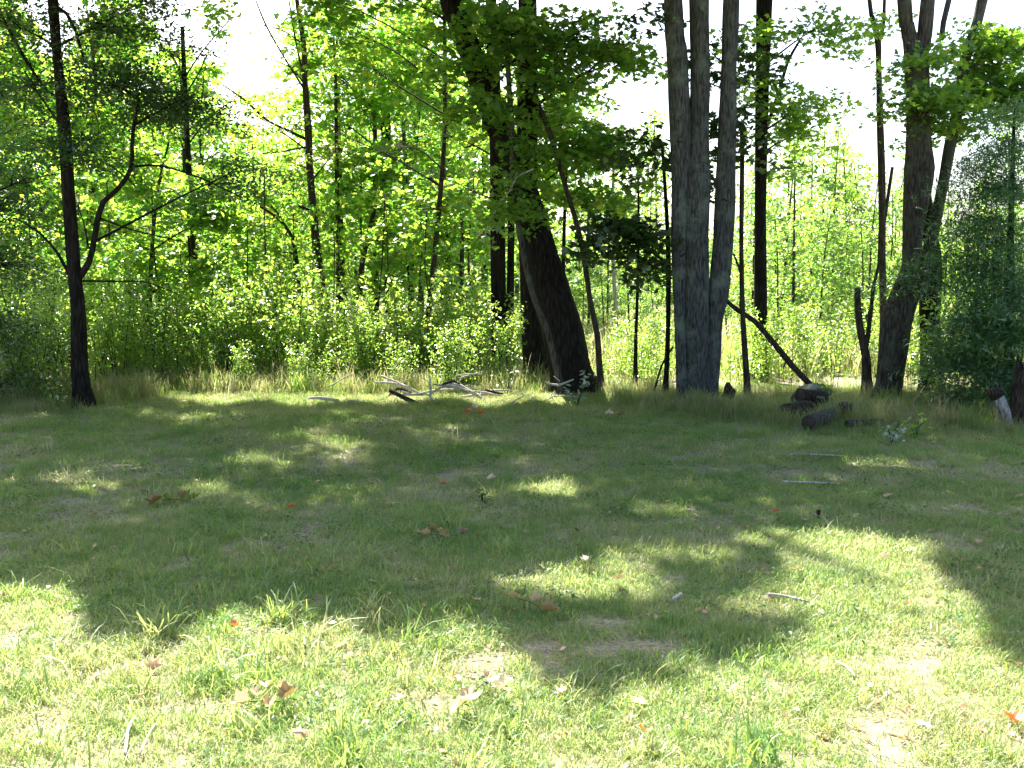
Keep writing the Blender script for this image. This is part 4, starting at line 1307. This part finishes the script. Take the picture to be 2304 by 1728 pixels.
# ---------------------------------------------------------------- small plants at the edge
def sprig(name, label, px, py, h, n, size, mat, D=None):
    p = on_ground(px, py)
    root = thing(name, label, 'plant', (p[0], p[1], 0))
    S = Soup()
    LP = []
    for k in range(4):
        a = rb.uniform(0, 6.28)
        tip = np.array([math.cos(a) * h * .35, math.sin(a) * h * .3, h * rb.uniform(.55, 1)])
        tube(S, [np.zeros(3), tip * .5 + np.array([0, 0, .04]), tip], [.005, .004, .002], 4, .2, cap=False)
        t = rb.uniform(.2, 1, n)
        LP.append(tip * t[:, None] + rb.normal(0, .035, (n, 3)))
    P = np.vstack(LP)
    P[:, 2] = np.abs(P[:, 2]) + .01
    link('stem', S.mesh('stem', M['bark_brown']), root)
    link('foliage', leaves('foliage', P, rb.uniform(.7, 1.2, len(P)) * size, M[mat], 'oval', .5, rng=rb), root)
sprig('pale_leaf_sprig', 'sprig of shining whitish leaves at the foot of the black leaning trunk', 1298, 915, .50, 9, .075, 'pale')
sprig('pale_leaf_sprig', 'small shining sprig in front of the twin trunks', 1140, 890, .75, 6, .06, 'pale')
sprig('weed', 'bright broad-leaved weed in rough grass in front of the gnarled maple', 2060, 985, .28, 14, .06, 'brush')
sprig('weed', 'pale broad-leaved weed beside the rough grass at the right shade', 2005, 1000, .22, 12, .055, 'pale')
sprig('weed', 'leafy green weed low against the foot of the far left trunk', 130, 925, .55, 22, .06, 'brush')
sprig('weed', 'small leafy weed standing behind the log heap', 1870, 925, .5, 22, .06, 'brush')
sprig('weed', 'little green weed growing alone in the middle right lawn', 1842, 1170, .10, 5, .035, 'brush')
sprig('weed', 'dull green weed patch in the middle of the shaded lawn', 1085, 1135, .09, 8, .04, 'clover')

# big coarse grass clumps
def clump(label, px, py, n, h, rng=rg):
    p = on_ground(px, py)
    o = blade_tuft('grass_clump', n, h * .5, h, .045, .009, .75, M['grass'], rng)
    C.objects.link(o)
    o.location = (p[0], p[1], 0)
    o['label'] = label
    o['category'] = 'grass clump'
    return o
clump('tall coarse grass clump at the tip of the left shadow', 355, 1440, 46, .21)
clump('small coarse grass clump left of the tall one at the shadow edge', 180, 1500, 26, .14)
clump('coarse grass clump on the shade line left of centre', 840, 1385, 30, .15)
clump('spiky grass clump at the bottom edge below the centre leaves', 780, 1715, 40, .15)
clump('bright coarse grass clump at the bottom right of centre', 1705, 1715, 34, .14)
clump('broad sunlit clump right of the tall coarse clump', 640, 1400, 50, .15)

# ---------------------------------------------------------------- single fallen leaves and sticks on the lawn
def dead_leaf_mesh(name, size, curl, mat, rng):
    tv, tt = LEAF['maple']
    v = tv.copy() * size
    pts = []
    # denser maple outline with curl along both axes
    o = tv[1:, :2]
    ring = []
    for i in range(12):
        a, b_ = o[i], o[(i + 1) % 12]
        a = np.array([0, .35]) + (a - np.array([0, .35])) * (1.25 if i % 2 == 1 else .88) * rng.uniform(.9, 1.08)
        ring += [a, (a + b_) / 2 * (.98 + .12 * rng.uniform())]
    ring = np.array(ring)
    c0 = np.array([0, .35])
    inner = c0 + (ring - c0) * .55
    allp = np.vstack([[c0], inner, ring]) * size
    kx, ky = rng.uniform(1.4, 3.4), rng.uniform(.2, 1.8)
    z = curl * ((allp[:, 0] / size) ** 2 * kx + ((allp[:, 1] / size) - .35) ** 2 * ky) * size + rng.normal(0, .045 * size, len(allp))
    allp[:, 0] *= rng.uniform(.62, .95)
    co = np.column_stack([allp[:, 0] * (1 - .25 * curl), allp[:, 1], z])
    tris, quads = [], []
    for i in range(24):
        j = (i + 1) % 24
        tris.append((0, 1 + i, 1 + j))
        quads.append((1 + i, 25 + i, 25 + j, 1 + j))
    S = Soup()
    S.add(co, quads, tris)
    return S.mesh(name, M[mat], smooth=True)

def leafy_twig(label, px, py, spec, size):
    """a dropped twig with withered leaves; spec: (dx_px, dy_px, yaw, curl, material)"""
    p = on_ground(px, py)
    root = thing('withered_twig', label, 'dead leaves', (p[0], p[1], 0))
    S = Soup()
    xs = [on_ground(px + dx, py + dy) - p for dx, dy, *_ in spec]
    tube(S, [xs[0] + np.array([0, 0, .05]), xs[len(xs) // 2] + np.array([0, 0, .055]), xs[-1] + np.array([0, 0, .045])], [.002, .002, .0015], 5, .03)
    link('stem', S.mesh('stem', M['bark_mid']), root)
    for (dx, dy, yaw, curl, mat), q_ in zip(spec, xs):
        o = link('leaf', dead_leaf_mesh('leaf', size * rg.uniform(.8, 1.1), curl * 1.25, mat, rg), root)
        o.location = (q_[0], q_[1], .058)
        o.rotation_euler = (rg.normal(.1, .28), rg.normal(0, .35), yaw + rg.normal(0, .5))
leafy_twig('cluster of curled tan leaves on sunlit lawn at lower left', 598, 1600,
           [(-38, 8, 2.0, .5, 'tan_leaf'), (-16, -4, 3.0, .6, 'tan_leaf'), (0, -22, .4, .5, 'tan_leaf'), (12, 8, 3.4, .4, 'tan_leaf'), (30, -14, -.6, .6, 'tan_leaf'), (38, 6, -1.4, .5, 'brown_leaf')], .085)
leafy_twig('three large whitish tan leaves on bright grass at bottom centre', 1085, 1580,
           [(-40, 30, 2.2, .35, 'tan_leaf'), (-14, 14, 2.6, .3, 'tan_leaf'), (8, -14, .3, .4, 'tan_leaf'), (34, 4, -1.2, .6, 'tan_leaf')], .095)
leafy_twig('row of curled leaves at the shade tip near the centre', 1195, 1380,
           [(-32, -12, 1.8, .4, 'tan_leaf'), (-18, -18, .2, .4, 'green_leaf'), (4, 2, -1.0, .5, 'tan_leaf'), (28, 20, -2.0, .6, 'brown_leaf')], .085)
leafy_twig('olive brown clump of dead leaves in the middle of the shade', 1000, 1215,
           [(-38, 6, 2.2, .5, 'tan_leaf'), (-18, 0, 1.2, .5, 'brown_leaf'), (2, 8, 3.0, .4, 'brown_leaf'), (16, -16, .2, .4, 'green_leaf'), (34, 6, -1.3, .5, 'brown_leaf')], .11)
leafy_twig('dark olive curled leaves in the shade at the left', 385, 1138,
           [(-22, 2, 1.6, .5, 'brown_leaf'), (0, -3, .3, .5, 'green_leaf'), (22, 3, -1.2, .5, 'brown_leaf'), (36, 6, -1.6, .4, 'green_leaf')], .13)
leafy_twig('orange brown dead leaves at the near edge of the brush pile', 1070, 935,
           [(-10, 2, 1.2, .5, 'orange_leaf'), (0, -6, .2, .5, 'tan_leaf'), (6, 4, -1.2, .4, 'orange_leaf'), (12, 0, 2.2, .5, 'brown_leaf')], .11)
leafy_twig('pale crumpled leaves in grass right of the brush pile', 1385, 945,
           [(-8, 0, 1.2, .5, 'tan_leaf'), (6, 3, -1, .4, 'brown_leaf')], .11)
def lone_leaf(label, px, py, size, mat, curl=.45):
    p = on_ground(px, py)
    o = thing('fallen_leaf', label, 'leaf', (p[0], p[1], .06), data=dead_leaf_mesh('fallen_leaf', size, curl, mat, rg))
    o.rotation_euler = (rg.normal(.25, .15), rg.normal(0, .2), rg.uniform(0, 6.28))
lone_leaf('small vivid orange leaf beside the tall grass clump at lower left', 520, 1436, .05, 'orange_leaf')
lone_leaf('orange leaf near the bottom edge right of centre', 1448, 1678, .06, 'orange_leaf')
lone_leaf('red brown leaf at the bottom right corner', 2292, 1662, .075, 'orange_leaf')
lone_leaf('curled tan leaf below the central shadow tongue', 1260, 1585, .06, 'tan_leaf')
lone_leaf('pinkish tan leaf in sun above the central shadow', 1310, 1280, .075, 'tan_leaf')
lone_leaf('long curled tan leaf right of the pinkish one', 1392, 1328, .085, 'tan_leaf')
lone_leaf('red leaf on bare earth in the shaded middle right', 1740, 1170, .065, 'orange_leaf')
lone_leaf('dull red leaf in the shade left of centre', 650, 1162, .07, 'orange_leaf')
lone_leaf('dim orange leaf in the shade near the centre', 1003, 1106, .07, 'orange_leaf')
lone_leaf('pale grey leaf near the dim orange one', 1100, 1096, .08, 'tan_leaf')
lone_leaf('pale leaf lying in a small sun patch at middle right', 1556, 1172, .06, 'tan_leaf')
lone_leaf('small tan leaf on the shade edge left of the curled row', 1080, 1378, .045, 'tan_leaf')
lone_leaf('grey brown leaf in the sunlit right of the lawn', 1802, 1308, .07, 'brown_leaf')
lone_leaf('faded leaf on bright grass left of the bottom centre leaves', 885, 1608, .06, 'tan_leaf')
lone_leaf('orange brown leaf in the bright right foreground', 2040, 1382, .05, 'orange_leaf')
lone_leaf('pale leaf in the shade on the far right lawn', 1990, 1138, .07, 'tan_leaf')
lone_leaf('green fallen leaf lying flat in shade behind the centre', 1120, 1043, .09, 'green_leaf')
def lawn_stick(label, pts, mat='dead_wood'):
    P, Rr = [], []
    for i, (x, y, w) in enumerate(pts):
        p = on_ground(x, y)
        p[2] = .04
        P.append(p)
        Rr.append(max(.003, wrad(w, p[1])))
    c = np.array([P[0][0], P[0][1], 0])
    root = thing('stick', label, 'stick', tuple(c))
    S = Soup()
    tube(S, [p - c for p in P], Rr, 7, .04, .2, freq=14)
    me = S.mesh('stick', M[mat])
    C.objects.unlink(root)
    root2 = thing('stick', label, 'stick', tuple(c), data=me)
    bpy.data.objects.remove(root)
    return root2
lawn_stick('bleached stick on bright lawn at the edge of the right shadow', [(1727, 1353, 6), (1760, 1357, 7), (1790, 1364, 7), (1820, 1372, 5)])
lawn_stick('short white stick between two shadows right of centre', [(1512, 1368, 8), (1532, 1354, 9)])
lawn_stick('curved twig on sunlit lawn at the lower right', [(1880, 1508, 5), (1900, 1518, 6), (1915, 1532, 6), (1924, 1545, 5)])
lawn_stick('curved pale stalk at the bottom left, the left one of a pair', [(304, 1636, 6), (292, 1655, 7), (286, 1690, 8), (283, 1724, 8)])
lawn_stick('straight pale stalk at the bottom left, the right one of a pair', [(348, 1654, 4), (333, 1682, 5), (315, 1722, 6)])
lawn_stick('long thin twig lying level in the shade at middle right', [(1758, 1094, 4), (1810, 1096, 5), (1860, 1098, 4), (1890, 1100, 3)], 'bark_pale')
lawn_stick('thin grey stick in the shade left of the rough grass', [(1770, 1032, 3), (1830, 1032, 4), (1900, 1036, 3)], 'bark_pale')
